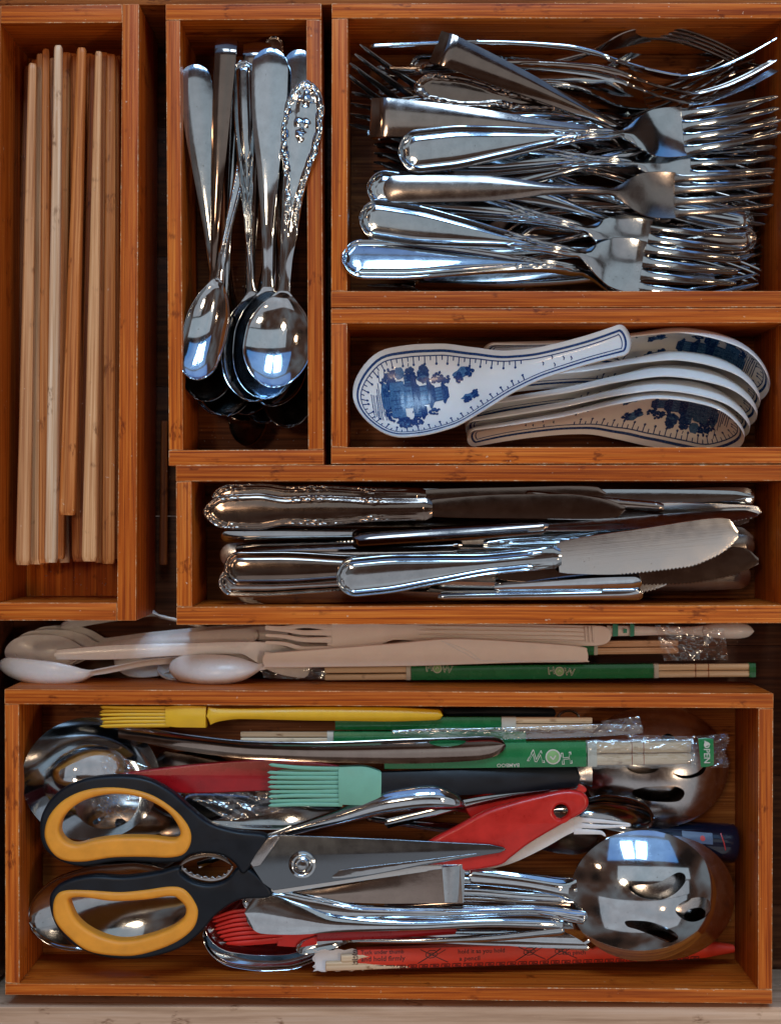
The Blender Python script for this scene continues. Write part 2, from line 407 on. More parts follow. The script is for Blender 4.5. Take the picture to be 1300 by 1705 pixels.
def lathe(profile, k=32):
    V = []; F = []
    for (r, z) in profile:
        for j in range(k): a = 2 * math.pi * j / k; V.append((r * math.cos(a), r * math.sin(a), z))
    for i in range(len(profile) - 1):
        for j in range(k): j2 = (j + 1) % k; F.append((i * k + j, i * k + j2, (i + 1) * k + j2, (i + 1) * k + j))
    return np.array(V), F
def ribbons(lines, width, fn, step=3.0):
    """thin printed strokes: polylines in surface coordinates (a, b), laid on the surface by fn(a, b)"""
    V = []; F = []
    for ln in lines:
        wd = width
        if isinstance(ln, tuple) and isinstance(ln[1], (int, float)) and not isinstance(ln[0], (int, float)): ln, wd = ln
        A = np.array(ln, float)
        s = np.concatenate([[0], np.cumsum(np.linalg.norm(np.diff(A, axis=0), axis=1))])
        n = max(2, int(s[-1] / step) + 1); q = np.unique(np.concatenate([np.linspace(0, s[-1], n), s]))
        P = np.stack([np.interp(q, s, A[:, 0]), np.interp(q, s, A[:, 1])], 1)
        T = np.gradient(P, axis=0); T /= np.linalg.norm(T, axis=1)[:, None] + 1e-9
        N = np.stack([-T[:, 1], T[:, 0]], 1) * wd / 2
        b = len(V)
        for p, m in zip(P, N): V.append(fn(*(p - m))); V.append(fn(*(p + m)))
        for i in range(len(P) - 1): k = b + 2 * i; F.append((k, k + 2, k + 3, k + 1))
    return np.array(V), F
def blobs(polys, fn, grid=None):
    """filled printed patches: star-shaped polygons in surface coordinates, as fans with two rings"""
    V = []; F = []
    for pl in polys:
        A = np.array(pl, float); c = A.mean(axis=0); n = len(A); b = len(V)
        V.append(fn(*c))
        for r in (0.5, 1.0):
            for p in A: V.append(fn(*(c + (p - c) * r)))
        for i in range(n):
            j = (i + 1) % n
            F.append((b, b + 1 + i, b + 1 + j)); F.append((b + 1 + i, b + 1 + n + i, b + 1 + n + j, b + 1 + j))
    return np.array(V), F
def text_mesh(txt, size, fn, rot=0.0, bold=0.0, shear=0.0, align='LEFT', xs=1.0):
    cu = bpy.data.curves.new('t', 'FONT'); cu.body = txt; cu.size = size; cu.offset = bold; cu.shear = shear; cu.resolution_u = 2; cu.align_x = align
    o = bpy.data.objects.new('t', cu); COL.objects.link(o)
    me = bpy.data.meshes.new_from_object(o); bpy.data.objects.remove(o)
    V = np.array([v.co[:2] for v in me.vertices]); F = [tuple(p.vertices) for p in me.polygons]; bpy.data.meshes.remove(me)
    V[:, 0] *= xs
    c, s_ = math.cos(rot), math.sin(rot)
    return np.array([fn(c * a - s_ * b, s_ * a + c * b) for a, b in V]), F
def join(*parts):
    V = []; F = []; b = 0
    for v, f in parts:
        V.append(np.asarray(v, float)); F += [tuple(i + b for i in q) for q in f]; b += len(v)
    return np.concatenate(V), F

# ------------------------------------------------------------------ the drawer and its trays
def prism(name, quad, z0, z1, mat, root, bevel=1.0, label=None):
    """board between two heights; quad in rim-plane pixels (true position, not perspective-shifted)"""
    bm = bmesh.new()
    off = Vector(root.location) if root is not None else Vector((0, 0, 0))
    lo = [bm.verts.new(Vector(((x - CX) * S, (CY - y) * S, z0 * S)) - off) for x, y in quad]
    hi = [bm.verts.new(Vector(((x - CX) * S, (CY - y) * S, z1 * S)) - off) for x, y in quad]
    bm.faces.new(hi); bm.faces.new(lo[::-1])
    for i in range(4): bm.faces.new((lo[i], lo[(i + 1) % 4], hi[(i + 1) % 4], hi[i]))
    bmesh.ops.recalc_face_normals(bm, faces=bm.faces)
    bmesh.ops.bevel(bm, geom=list(bm.edges), offset=bevel * S, segments=2, affect='EDGES', profile=0.6, material=1 if mat in ('bx', 'by') else -1)
    me = bpy.data.meshes.new(name); bm.to_mesh(me); bm.free()
    me.polygons.foreach_set('use_smooth', [True] * len(me.polygons)); me.set_sharp_from_angle(angle=math.radians(35))
    me.materials.append(MATS[mat])
    if mat in ('bx', 'by'): me.materials.append(MATS['edge'])
    o = bpy.data.objects.new(name, me); COL.objects.link(o)
    if root is not None: o.parent = root
    if label: o['label'] = label
    return o

FZ = -232
dr = thing('drawer', 'wooden kitchen drawer holding all the bamboo trays, pale front edge at the bottom', 'drawer', W(650, 852, FZ))
dr['kind'] = 'structure'
for i in range(8):
    y0 = -80 + i * 235
    prism('floor_board', [(-260, y0), (1560, y0), (1560, y0 + 234), (-260, y0 + 234)], FZ - 30, FZ, 'drawer', dr, 0.8)
prism('back_panel', [(-260, -52), (1560, -52), (1560, 3), (-260, 3)], FZ, -14, 'bfx', dr, 2)
prism('side_panel', [(-95, 4), (-32, 4), (-32, 1667), (-95, 1667)], FZ, -20, 'drawer', dr, 2)
prism('side_panel', [(1378, 4), (1441, 4), (1441, 1667), (1378, 1667)], FZ, -20, 'drawer', dr, 2)
prism('front_panel', [(-260, 1677), (1560, 1677), (1560, 1775), (-260, 1775)], FZ, -10, 'front', dr, 16)

def tray(label, o, i, depth, joint='h', fl=None):
    """o: outer corners TL TR BR BL; i: inner corners; joint 'h' = long boards run across and cap the side walls"""
    c = np.mean(np.array(o, float), axis=0)
    r = thing('bamboo_tray', label, 'tray', (( c[0] - CX) * S, (CY - c[1]) * S, (-depth - 12) * S), group='bamboo trays in the drawer')
    zb = -depth - 12
    TL, TR, BR, BL = o; tl, tr, br, bl = i
    def px(a, b, t): return (a[0] + (b[0] - a[0]) * t, a[1] + (b[1] - a[1]) * t)
    if joint == 'h':
        # top and bottom boards full width, side boards between them
        l0 = (TL[0] + 0.2, tl[1] + 0.4); l1 = (BL[0] + 0.2, bl[1] - 0.4); r0 = (TR[0] - 0.2, tr[1] + 0.4); r1 = (BR[0] - 0.2, br[1] - 0.4)
        prism('wall', [TL, TR, (TR[0], tr[1]), (TL[0], tl[1])], zb, 0, 'bx', r, 1.3)
        prism('wall', [(BL[0], bl[1]), (BR[0], br[1]), BR, BL], zb, 0, 'bx', r, 1.3)
        prism('wall', [l0, tl, bl, l1], zb, -0.5, 'by', r, 1.3)
        prism('wall', [tr, r0, r1, br], zb, -0.5, 'by', r, 1.3)
    else:
        prism('wall', [TL, (tl[0], TL[1]), (bl[0], BL[1]), BL], zb, 0, 'by', r, 1.3)
        prism('wall', [(tr[0], TR[1]), TR, BR, (br[0], BR[1])], zb, 0, 'by', r, 1.3)
        prism('wall', [(tl[0] + .4, TL[1] + .2), (tr[0] - .4, TR[1] + .2), tr, tl], zb, -0.5, 'bx', r, 1.3)
        prism('wall', [bl, br, (br[0] - .4, BR[1] - .2), (bl[0] + .4, BL[1] - .2)], zb, -0.5, 'bx', r, 1.3)
    e = 0.6
    prism('floor', [(tl[0] + e, tl[1] + e), (tr[0] - e, tr[1] + e), (br[0] - e, br[1] - e), (bl[0] + e, bl[1] - e)], zb + 3, -depth, fl or 'bfx', r, 0.3)
    return r
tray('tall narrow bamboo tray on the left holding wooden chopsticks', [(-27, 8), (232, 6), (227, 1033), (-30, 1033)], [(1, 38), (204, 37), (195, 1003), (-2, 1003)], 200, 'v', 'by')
tray('small upright bamboo tray holding the metal spoons', [(276, 6), (535, 5), (539, 773), (281, 775)], [(300, 33), (510, 32), (513, 748), (305, 749)], 205, 'h', 'bshade')
tray('widest upper bamboo tray piled with forks at top right', [(552, 5), (1336, 4), (1336, 511), (551, 511)], [(579, 30), (1304, 30), (1304, 484), (578, 484)], 205, 'h', 'bshade')
tray('bamboo tray with blue and white porcelain spoons, below the forks', [(551, 513), (1336, 512), (1336, 771), (551, 772)], [(578, 538), (1304, 537), (1304, 744), (578, 744)], 205, 'h', 'bshade')
tray('long bamboo tray full of table knives in the middle of the drawer', [(293, 774), (1336, 773), (1336, 1037), (294, 1040)], [(319, 801), (1304, 800), (1304, 1007), (320, 1010)], 205, 'h', 'bshade')
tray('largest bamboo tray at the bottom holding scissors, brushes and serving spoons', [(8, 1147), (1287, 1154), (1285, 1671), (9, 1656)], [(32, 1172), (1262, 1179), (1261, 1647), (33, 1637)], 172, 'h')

# ------------------------------------------------------------------ chopsticks
def chopstick(top, bot, w0, w1, z0, z1, mat, label, sq=0.75, group='wooden chopsticks in the left tray', bend=0.0, cat='chopstick'):
    a, b = Wp(*top, z0), Wp(*bot, z1); L = np.linalg.norm(b - a)
    M, L = frame(top, bot, z0, z1, 0)
    r = thing('chopstick', label, cat, group=group, mat=M)
    t = np.array([0, .004, .012, .25, .5, .75, .99, .997, 1.0]); t = np.unique(np.concatenate([t, np.linspace(.02, .98, 24)]))
    w0 *= 1.1; w1 *= 1.12
    w = np.interp(t, [0, .004, .012, .5, .99, 1], [w0 * .36, w0 * .47, w0 * .5, (w0 + w1) * .26, w1 * .5, w1 * .42])
    P = np.stack([t * L, bend * np.sin(math.pi * t), 0 * t], 1)
    rr = random.uniform(-16, 16)
    V, F = tube(P, w, w, 20, 0.95 * sq, rr)
    # a squared body that turns round towards the thin end
    mobj('shaft', V, F, mat, r, 30)
    return r
CH = [
 ((47, 110), (25, 858), 10, 14, -150, -150, 'stick2', 'dark chopstick against the left wall, shorter than its neighbours'),
 ((55, 106), (39, 940), 13, 22, -60, -50, 'stick3', 'leftmost chopstick reaching the bottom, tan with a broad thick end'),
 ((68, 90), (62, 939), 11, 22, -85, -75, 'stick3', 'orange chopstick just right of the leftmost long one'),
 ((77, 82), (74, 937), 11, 18, -66, -70, 'stick0', 'slim chopstick crossing behind the palest one'),
 ((98, 76), (86, 936), 12, 18, -25, -22, 'stick1', 'palest chopstick lying on top, its tip highest in the bundle'),
 ((89, 97), (108, 936), 11, 18, -120, -130, 'stick1', 'greyish chopstick end showing under the short stout one'),
 ((121, 90), (131, 934), 16, 18, -105, -110, 'stick2', 'dark chopstick under the short stout one'),
 ((137, 80), (113, 857), 14, 24, -30, -35, 'stick0', 'stout reddish chopstick that ends above all the others'),
 ((150, 90), (166, 934), 13, 20, -100, -95, 'stick2', 'chopstick mostly hidden behind the broad pale one on the right'),
 ((165, 86), (150, 934), 11, 23, -38, -32, 'stick3', 'broad pale chopstick third from the right'),
 ((185, 91), (181, 938), 16, 20, -70, -62, 'stick0', 'orange chopstick next to the right wall'),
 ((174, 96), (120, 930), 12, 16, -140, -150, 'stick2', 'deep chopstick slanting beneath the broad pale one'),
 ((112, 88), (98, 930), 14, 20, -92, -98, 'stick0', 'chopstick filling the gap right of the palest one'),
 ((126, 94), (133, 931), 14, 20, -80, -88, 'stick2', 'brown chopstick mostly under the stout reddish one'),
 ((156, 92), (139, 928), 12, 18, -88, -84, 'stick2', 'brown chopstick between the stout one and the broad pale one'),
 ((174, 88), (168, 936), 14, 20, -72, -80, 'stick0', 'orange brown chopstick second from the right wall'),
 ((192, 96), (192, 930), 13, 16, -84, -88, 'stick0', 'chopstick touching the right wall of its tray'),
 ((60, 100), (50, 925), 13, 18, -150, -150, 'stick2', 'deep chopstick glimpsed between the two leftmost long ones'),
 ((108, 92), (96, 920), 13, 18, -160, -160, 'stick2', 'deep chopstick under the palest one'),
 ((150, 100), (142, 915), 13, 18, -165, -165, 'stick0', 'deep chopstick under the broad pale one'),
 ((198, 93), (189, 937), 11, 15, -115, -112, 'stick2', 'thin dark chopstick squeezed against the right wall'),
]
for c in CH: chopstick(*c)
chopstick((274, 700), (272, 940), 10, 13, -205, -205, 'stick2', 'stray chopstick on the drawer floor between two trays', group='stray sticks')

# ------------------------------------------------------------------ steel cutlery
def g(x, m, s): return np.exp(-((x - m) / s)**2)
def rel_thread(tend, L):
    def f(d, s, y, w):
        m = np.clip((tend * L - s) / (0.05 * L), 0, 1)
        return m * (2.3 * g(d, 2.6, 1.8) - 1.0 * g(d, 5.8, 1.0) + 2.0 * g(d, 8.6, 1.5) - 1.1 * g(d, 11.6, 1.2))
    return f
def rel_bead(tend, L, step=6.0):
    def f(d, s, y, w):
        m = np.clip((tend * L - s) / (0.05 * L), 0, 1)
        return m * 2.4 * g(d, 3.2, 1.8) * (0.25 + 0.75 * np.abs(np.sin(math.pi * s / step)))
    return f
def rel_crest(L):
    f0 = rel_ornate(.5, L, 2, 1.0, .55)
    def f(d, s, y, w):
        e = np.sqrt(((s - .125 * L) / 34)**2 + (y / (9 + (s - .125 * L) * -.08))**2)
        fl = g(s, .045 * L, 12) * np.abs(np.sin(s * .45)) * np.abs(np.cos(y * .28)) * 4
        return f0(d, s, y, w) + 2.6 * g(e, 1, .16) + 1.6 * g(e, .55, .12) + fl
    return f
def rel_ornate(tend, L, seed=0, amp=1.0, lo=0.2):
    r = np.random.default_rng(seed); ph = r.uniform(0, 6, 6)
    def f(d, s, y, w):
        m = np.clip((tend * L - s) / (0.05 * L), 0, 1)
        zone = g(s, 0.04 * L, .05 * L) + g(s, .26 * L, .05 * L) + g(s, 0.40 * L, .03 * L) + lo
        scr = np.abs(np.sin(s * .16 + np.abs(y) * .28 + ph[0])) + .6 * np.abs(np.sin(s * .31 - np.abs(y) * .4 + ph[1]))
        return amp * m * (1.9 * g(d, 2.6, 1.6) + 1.2 * g(d, 9, 1.5) + zone * np.clip(1.25 - d / 11, 0, 1) * 2.4 * scr)
    return f
def handle_w(style, hw, t, L):
    if style == 'thread':  tt = [0, .06, .13, .25, .38, .50, .58]; ww = [1, 1, 1.0, .80, .50, .28, .26]
    elif style == 'plain': tt = [0, .08, .24, .34, .42, .50, .58]; ww = [.94, 1, .96, .74, .44, .34, .36]
    elif style == 'square': tt = [0, .1, .25, .4, .50, .58]; ww = [1, .92, .72, .46, .34, .34]
    elif style == 'slim': tt = [0, .1, .3, .45, .58]; ww = [1, .92, .66, .5, .5]
    elif style == 'ornate': tt = [0, .05, .12, .18, .235, .27, .31, .40, .50, .58]; ww = [.62, .96, 1, .84, .62, .66, .58, .34, .28, .30]
    elif style == 'crest': tt = [0, .05, .13, .20, .26, .33, .42, .5, .58]; ww = [.55, .90, 1, .90, .62, .44, .38, .27, .27]
    elif style == 'paddle': tt = [0, .06, .15, .3, .45, .58]; ww = [.9, 1, .94, .6, .33, .26]
    return hw * pch(tt, ww, np.clip(t, 0, .58))
def samples(L, step, R0=0, R1=0):
    s = list(np.arange(R0, L - R1, step))
    if R0: s += list(R0 * (1 - np.cos(np.linspace(0, math.pi / 2, 12))))
    if R1: s += list(L - R1 * (1 - np.cos(np.linspace(0, math.pi / 2, 12))))
    s += [0, L]
    s = np.unique(np.round(s, 3))
    return s[np.concatenate([[True], np.diff(s) > 0.02])]
def split_sweep(P, w, c, th, t, cut, names, mats, root, rel=None, ins=INS_LO, mid=5, s=None, ang=40, roll=0.0):
    """one swept shell cut across at t=cut into consecutive parts"""
    V, F = sweep(P, w, c, th, roll, rel, ins, mid, s)
    n = len(P); K = len(V) // n
    bounds = [0] + [int(np.argmin(abs(t - x))) for x in cut] + [n - 1]
    out = []
    for q, (nm, mt) in enumerate(zip(names, mats)):
        a, b = bounds[q], bounds[q + 1]
        v = V[a * K:(b + 1) * K]
        f = [tuple(x - a * K for x in F[i * K + j]) for i in range(a, b) for j in range(K)]
        f.append(tuple(range(K))); m = (b - a) * K; f.append(tuple(range(m + K - 1, m - 1, -1)))
        out.append(mobj(nm, v, f, mt, root, ang))
    return out
RELS = {'crest': lambda L: rel_crest(L), 'thread': lambda L: rel_thread(.585, L), 'ornate': lambda L: rel_ornate(.5, L), 'bead': lambda L: rel_bead(.55, L)}
def square_end(P, w, s, hw):
    """pyramid-faceted blunt end"""
    m = s < 20
    P[m, 2] -= (20 - s[m]) * 0.55
    return P
FORKS = 'forks in the upper right tray'
def fork(A, B, zA, zB, label, style='thread', hw=36, head=42, mat='steel', roll=0.0, dip=1.0, group=FORKS, relkind=None, step=8, tine=1.0, th=4.5, wtip=None):
    M, L = frame(A, B, zA, zB, roll); k = L / 680
    r = thing('fork', label, 'fork', group=group, mat=M)
    R0 = 0 if style == 'square' else (hw * (.72 if style == 'plain' else .95))
    relkind = relkind or (style if style in RELS else None)
    if relkind in ('bead', 'ornate'): step = 2.2
    root_t = .765
    s = samples(L * root_t, step, R0); s = s[s <= L * root_t + .01]; t = s / L
    zf = lambda t: dip * k * pch([0, .25, .48, .55, .62, .70, .77, .84, .92, 1], [0, 5, -3, -12, -29, -47, -55, -46, -25, 4], t)
    hw_t = handle_w(style, hw, t, L)
    bw = pch([.55, .60, .645, .69, .73, .765, .80], [.0, .20, .66, .95, 1.0, .985, .97], t) * head
    w = np.where(t < .56, hw_t, np.maximum(bw, hw_t * np.clip((.62 - t) / .06, 0, 1)))
    w_ = w; w = roundw(w, s, R0)
    P = np.stack([s, 0 * s, zf(t)], 1)
    if style == 'square': P = square_end(P, w, s, hw)
    c = pch([0, .05, .3, .5, .6, .66, .72, .8], [1.0, 3, 3.5, 4, 2.5, 0, -3, -3], t) * (1 if style != 'plain' else 1.3) * (w / w_)
    tht = pch([0, .4, .55, .66, .8], [th, th * 1.3, th * 1.9, th * .8, th * .7], t)
    rel = RELS[relkind](L) if relkind else None
    split_sweep(P, w, c, tht, t, [.60], ['handle', 'head'], [mat, mat], r, rel, INS if relkind else INS_LO, 5, s)
    # four tines rooted in the head
    H = head * .985
    tt = np.unique(np.concatenate([[.762, .768, .776, .786], np.linspace(.80, .985, 12), [.993, 1.0]]))
    for j in range(4):
        yc = (-.75 + .5 * j) * H
        tw = pch([.762, .770, .785, .85, .95, .985, 1], [.235, .215, .172, .160, .115, .10, .045], tt) * H * tine
        conv = np.interp(tt, [.76, 1], [1.0, .93])
        zz = zf(tt) + 0.35 * (1 if j in (0, 3) else 0)
        V, F = sweep(np.stack([tt * L, yc * conv, zz - 2.2], 1), tw, 1.0, np.interp(tt, [.76, 1], [3.6, 2.6]), 0, None, np.array([0, 1.0, 2.4]), 1)
        mobj('tine', V, F, mat, r, 40)
    return r
SPOONS = 'metal spoons in the small upright tray'
def spoon(A, B, zA, zB, label, style='plain', hw=28, head=54, mat='steel', roll=0.0, bl=.315, depth=16, group=SPOONS, relkind=None, step=6, dip=1.0, th=4.6, wob=0.0, end=True, name='spoon', extra=None):
    M, L = frame(A, B, zA, zB, roll); k = L / 560
    r = thing(name, label, 'spoon', group=group, mat=M)
    R0 = 0 if style == 'square' else hw * .95
    relkind = relkind or (style if style in RELS else None)
    if relkind in ('bead', 'ornate', 'crest'): step = 2.0
    R1 = head * .95
    s = samples(L, step, R0, R1); t = s / L
    b0 = 1 - bl
    hs = handle_w(style, hw, t / b0 * .58, L)
    if wob: hs = hs * (1 + wob * np.sin(s * .17) * np.clip(1 - t / .4, 0, 1))
    u = np.clip((t - b0) / bl, 0, 1)
    bw = head * pch([0, .08, .2, .4, .58, .8, 1], [.20, .44, .74, .97, 1.0, .90, .80], u)
    w = np.where(t < b0, hs, np.maximum(bw, hs * (t <= b0)))
    j = int(np.argmin(abs(t - b0)))
    # blend the neck into the bowl
    w = np.where((t > b0 - .05) & (t < b0), hs + (head * .20 - hs) * np.clip((t - (b0 - .05)) / .05, 0, 1)**2, w)
    w_ = w; w = roundw(w, s, R0, R1)
    zf = dip * k * pch([0, .28, .5, b0 - .03, b0 + .04, b0 + bl * .5, 1], [0, 7, 2, -16, -22, -17, -2], t)
    P = np.stack([s, 0 * s, zf], 1)
    if style == 'square': P = square_end(P, w, s, hw)
    c = np.where(t < b0, 2.0 * w / w_, 2.0 * (1 - np.clip(u / .06, 0, 1))) - depth * np.clip(np.sin(math.pi * np.clip(u, 0, 1)), 0, 1)**.75
    rim = lambda d, s, y, w: np.clip((s / L - b0 - .03) / .03, 0, 1) * 1.5 * g(d, 1.6, 1.3)
    hr = (extra or RELS[relkind])(L) if relkind else None
    rel = (lambda d, s, y, w: rim(d, s, y, w) + hr(d, s, y, w)) if hr else rim
    split_sweep(P, w, c, th, t, [b0 - .01], ['handle', 'bowl'], [mat, mat], r, rel, INS if relkind else np.array([0, .8, 2.2, 5, 9]), 9, s)
    return r, M, L
KNIVES = 'table knives in the long tray'
def knife(A, B, zA, zB, label, style='thread', hw=30, mat='steel', bmat='blade', roll=0.0, bt=.47, bw=27, group=KNIVES, relkind=None, step=7, thick=10, serr=(.62, .985), side=1, btop=None, bth=3.0):
    M, L = frame(A, B, zA, zB, roll)
    r = thing('table_knife', label, 'knife', group=group, mat=M)
    relkind = relkind or (style if style in RELS else None)
    if relkind in ('ornate', 'bead'): step = 2.2
    R0 = hw * .95
    s = samples(L * bt, step, R0); s = s[s <= L * bt + .01]; t = s / L
    st = {'thread': ([0, .2, .45, .75, 1], [1, 1, .80, .56, .56]), 'plain': ([0, .2, .5, 1], [.95, 1, .9, .7]), 'ornate': ([0, .1, .25, .38, .5, .8, 1], [.6, .95, 1, .78, .86, .66, .62]), 'slim': ([0, .3, 1], [1, .9, .7])}[style]
    w_ = hw * pch(st[0], st[1], t / bt); w = roundw(w_, s, R0)
    fl = {'thread': lambda L: rel_thread(bt * .97, L), 'ornate': lambda L: rel_ornate(bt, L, 3, .8, 0.0)}.get(relkind)
    c = pch([0, .1, 1], [1.5, 4, 5], t / bt) * (w / w_)
    V, F = sweep(np.stack([s, 0 * s, 0 * s], 1), w, c, thick, 0, fl(L) if fl else None, INS if fl else INS_LO, 5, s)
    mobj('handle', V, F, mat, r, 45)
    we = w[-1]
    V, F = sweep(np.array([[L * bt - 1, 0, 0], [L * bt + 3, 0, .6], [L * bt + 9, 0, 0], [L * bt + 14, 0, -1]]), [we * .95, we * 1.02, we * .9, we * .8], 5, thick, 0)
    mobj('collar', V, F, mat, r, 45)
    # blade: straight back, bellied edge with fine teeth
    q = np.arange(L * bt + 10, L + .01, 1.6); u = (q - q[0]) / (q[-1] - q[0])
    top = bw * pch([0, .05, .5, .86, .95, 1], [.55, .62, .80, .92, .84, .34], u)
    bot = -bw * pch([0, .05, .4, .7, .85, .95, 1], [.62, .70, .95, .92, .66, .30, -.02], u)
    tt = (q / L)
    teeth = np.where((tt > serr[0]) & (tt < serr[1]), 1.5 * np.sin(q * math.pi / 3.2), 0) if serr else 0 * q
    yc, hwid = (top + bot) / 2 * side, (top - bot) / 2
    P = np.stack([q, yc, -1.0 - 2 * u], 1)
    V, F = sweep(np.stack([q, 0 * q, P[:, 2]], 1), np.maximum(hwid, .4), .8, bth, 0, None, np.array([0, .8, 3, 8]), 3)
    n = len(q); K = len(V) // n
    V = V.reshape(n, K, 3); edge_ = V[:, :, 1] * side < -np.maximum(hwid, .4)[:, None] * .93
    V[:, :, 1] += yc[:, None] + edge_ * teeth[:, None] * side; V = V.reshape(-1, 3)
    mobj('blade', V, F, bmat, r, 30)
    return r, M, L

# --- forks, top layer first
fork((569, 430), (1258, 448), 4, -70, 'bright thread-edged fork whose handle overhangs the left tray wall', hw=38, roll=-22)
fork((598, 360), (1226, 461), -6, -12, 'thread-edged fork with the broad bright head lowest in the pile', hw=35, head=46)
fork((611, 309), (1234, 424), -34, -34, 'thread-edged fork tucked just behind the lowest bright one, handle under the dark flat fork', hw=33, head=44)
fork((638, 314), (1286, 314), 2, 0, 'plain dull dark fork with a flat round-cornered handle', style='plain', hw=23, head=40, mat='steel_dark', tine=.95)
fork((663, 255), (1297, 190), 6, 6, 'large thread-edged fork lying on top, pale head tilted to the right wall', hw=37, head=43)
fork((735, 262), (1289, 272), -40, -28, 'fork whose head peeks out below the large top one', hw=30, head=42)
fork((617, 193), (1292, 236), -12, -40, 'fork with a square pyramid-ended handle pointing left, below the ornate one', style='square', hw=34, head=40, mat='silver')
fork((726, 74), (1272, 318), 2, -75, 'dark square-ended fork slanting down from the top of the pile', style='square', hw=29, head=38, mat='silver_dark')
fork((689, 142), (1290, 236), -28, -70, 'dark brownish ornate fork with scrollwork round its rounded handle', style='ornate', hw=27, head=38, mat='silver_dark', step=2)
fork((615, 75), (1286, 68), -16, -10, 'plain fork lying on its edge along the back wall, topmost of the edge-on forks', style='slim', hw=10, head=34, roll=-80)
fork((700, 108), (1287, 101), -48, -30, 'fork on its edge nested under the topmost edge-on one', style='slim', hw=12, head=34, roll=-74, mat='silver')
fork((690, 114), (1289, 117), -66, -44, 'third edge-on fork, its tines just above the large top fork', style='slim', hw=12, head=36, roll=-70)
fork((640, 118), (1226, 96), -120, -70, 'fork on its edge with its neck arching up against the back wall', style='slim', hw=12, head=32, roll=82, mat='silver')
fork((1165, 440), (586, 97), -165, -70, 'fork turned round, its tines pointing up to the top left corner', hw=28, head=40, style='plain')
fork((1230, 232), (583, 180), -120, -96, 'fork turned round, tines touching the left wall beside the square handle', hw=26, head=40, style='thread')
fork((1240, 280), (622, 262), -130, -110, 'fork turned round, dark tines just left of the large rounded handle', hw=26, head=34, mat='steel_dark', style='plain')
fork((760, 330), (1292, 186), -50, -48, 'fork with a narrow pale neck rising to the right behind the dark flat fork', style='slim', hw=16, head=36)
fork((745, 228), (1278, 350), -70, -80, 'ornate fork with flower relief showing between the upper forks', style='ornate', hw=20, head=36, mat='silver')
fork((770, 285), (1240, 440), -82, -100, 'fork with a flat slanting handle visible under the dark flat fork', style='paddle', hw=24, head=36)
fork((1254, 372), (640, 250), -95, -100, 'fork turned round, rounded handle end near the right wall', hw=24, head=36)
fork((1259, 396), (610, 452), -92, -120, 'fork turned round, second handle end near the right wall', hw=24, head=36, mat='silver')
fork((1252, 420), (650, 340), -125, -110, 'fork turned round, lowest of the handle ends near the right wall', hw=24, head=36, relkind='bead', style='paddle')
fork((1234, 350), (668, 440), -110, -130, 'fork turned round, beaded handle end under the tines at the right', hw=20, head=34, style='ornate', mat='silver')
fork((690, 476), (1262, 462), -60, -80, 'thin fork on its edge along the lower wall under the bright handle', style='slim', hw=11, head=30, roll=60)
fork((1190, 462), (668, 468), -95, -90, 'fork turned round along the lower wall, tine tips under the bright handle', style='slim', hw=14, head=30, roll=20, mat='silver')
rr = random.Random(21)
for i in range(20):
    y0 = 110 + 345 * ((i * 7) % 20) / 19; y1 = min(452, max(105, y0 + rr.uniform(-90, 90)))
    x0 = rr.uniform(600, 720); x1 = rr.uniform(1190, 1268)
    z = -188 + 4.2 * i + rr.uniform(-4, 4)
    A, B = (x0, y0), (x1, y1)
    if i % 3 == 1: A, B = B, A
    fork(A, B, z, z + rr.uniform(-8, 8), 'fork buried in the pile, only slivers of it showing between the forks above', style=['thread', 'slim', 'plain', 'ornate', 'thread'][i % 5] if i % 5 != 3 else 'slim', hw=rr.uniform(16, 26), head=rr.uniform(30, 38), mat=['steel', 'silver', 'steel_worn'][i % 3], roll=rr.uniform(-50, 50), step=14, group='buried forks')

# --- spoons
spoon((513, 134), (452, 645), 6, 2, 'ornate spoon with flower and scroll relief on the handle, frontmost at the right', style='crest', hw=34, head=57, wob=.05, mat='mirror', extra=rel_crest)
spoon((450, 79), (441, 664), -4, -14, 'plain spoon with a broad pale paddle handle in the middle of the tray', style='paddle', hw=31, head=57, mat='mirror')
spoon((405, 100), (424, 668), -22, -22, 'thread-edged spoon just left of the broad pale handle', style='thread', hw=19, head=56)
spoon((501, 81), (450, 676), -30, -30, 'plain round-ended spoon behind the ornate one', style='paddle', hw=28, head=56)
spoon((427, 176), (322, 631), -34, 0, 'beaded spoon whose handle slants down to the front left bowl', style='slim', relkind='bead', hw=13, head=38, mat='mirror', bl=.37, dip=.8)
spoon((377, 62), (341, 668), -8, -26, 'square-ended spoon standing tallest at the left', style='square', hw=19, head=50, mat='silver_dark')
spoon((323, 106), (380, 692), -36, -44, 'round-ended spoon leaning on the left wall', style='paddle', hw=28, head=54)
spoon((428, 68), (408, 690), -46, -64, 'dark square-ended spoon at the back between the two paddle handles', style='square', hw=24, head=52, mat='silver')
spoon((456, 58), (480, 712), -90, -96, 'spoon with a beaded handle end touching the back wall', style='paddle', relkind='bead', hw=20, head=50, mat='steel_dark')
spoon((350, 200), (412, 742), -130, -140, 'deep spoon whose dark tip points down at the tray floor', style='slim', hw=16, head=46, mat='steel_dark', roll=30)
spoon((395, 120), (360, 690), -95, -110, 'narrow-handled spoon under the square-ended one', style='slim', hw=16, head=48)
spoon((470, 150), (438, 705), -110, -120, 'slim spoon hidden below the right hand bowls', style='slim', hw=18, head=50)
spoon((488, 190), (400, 700), -150, -150, 'spoon lying across the floor of the tray beneath the rest', style='slim', hw=18, head=48, roll=-20)

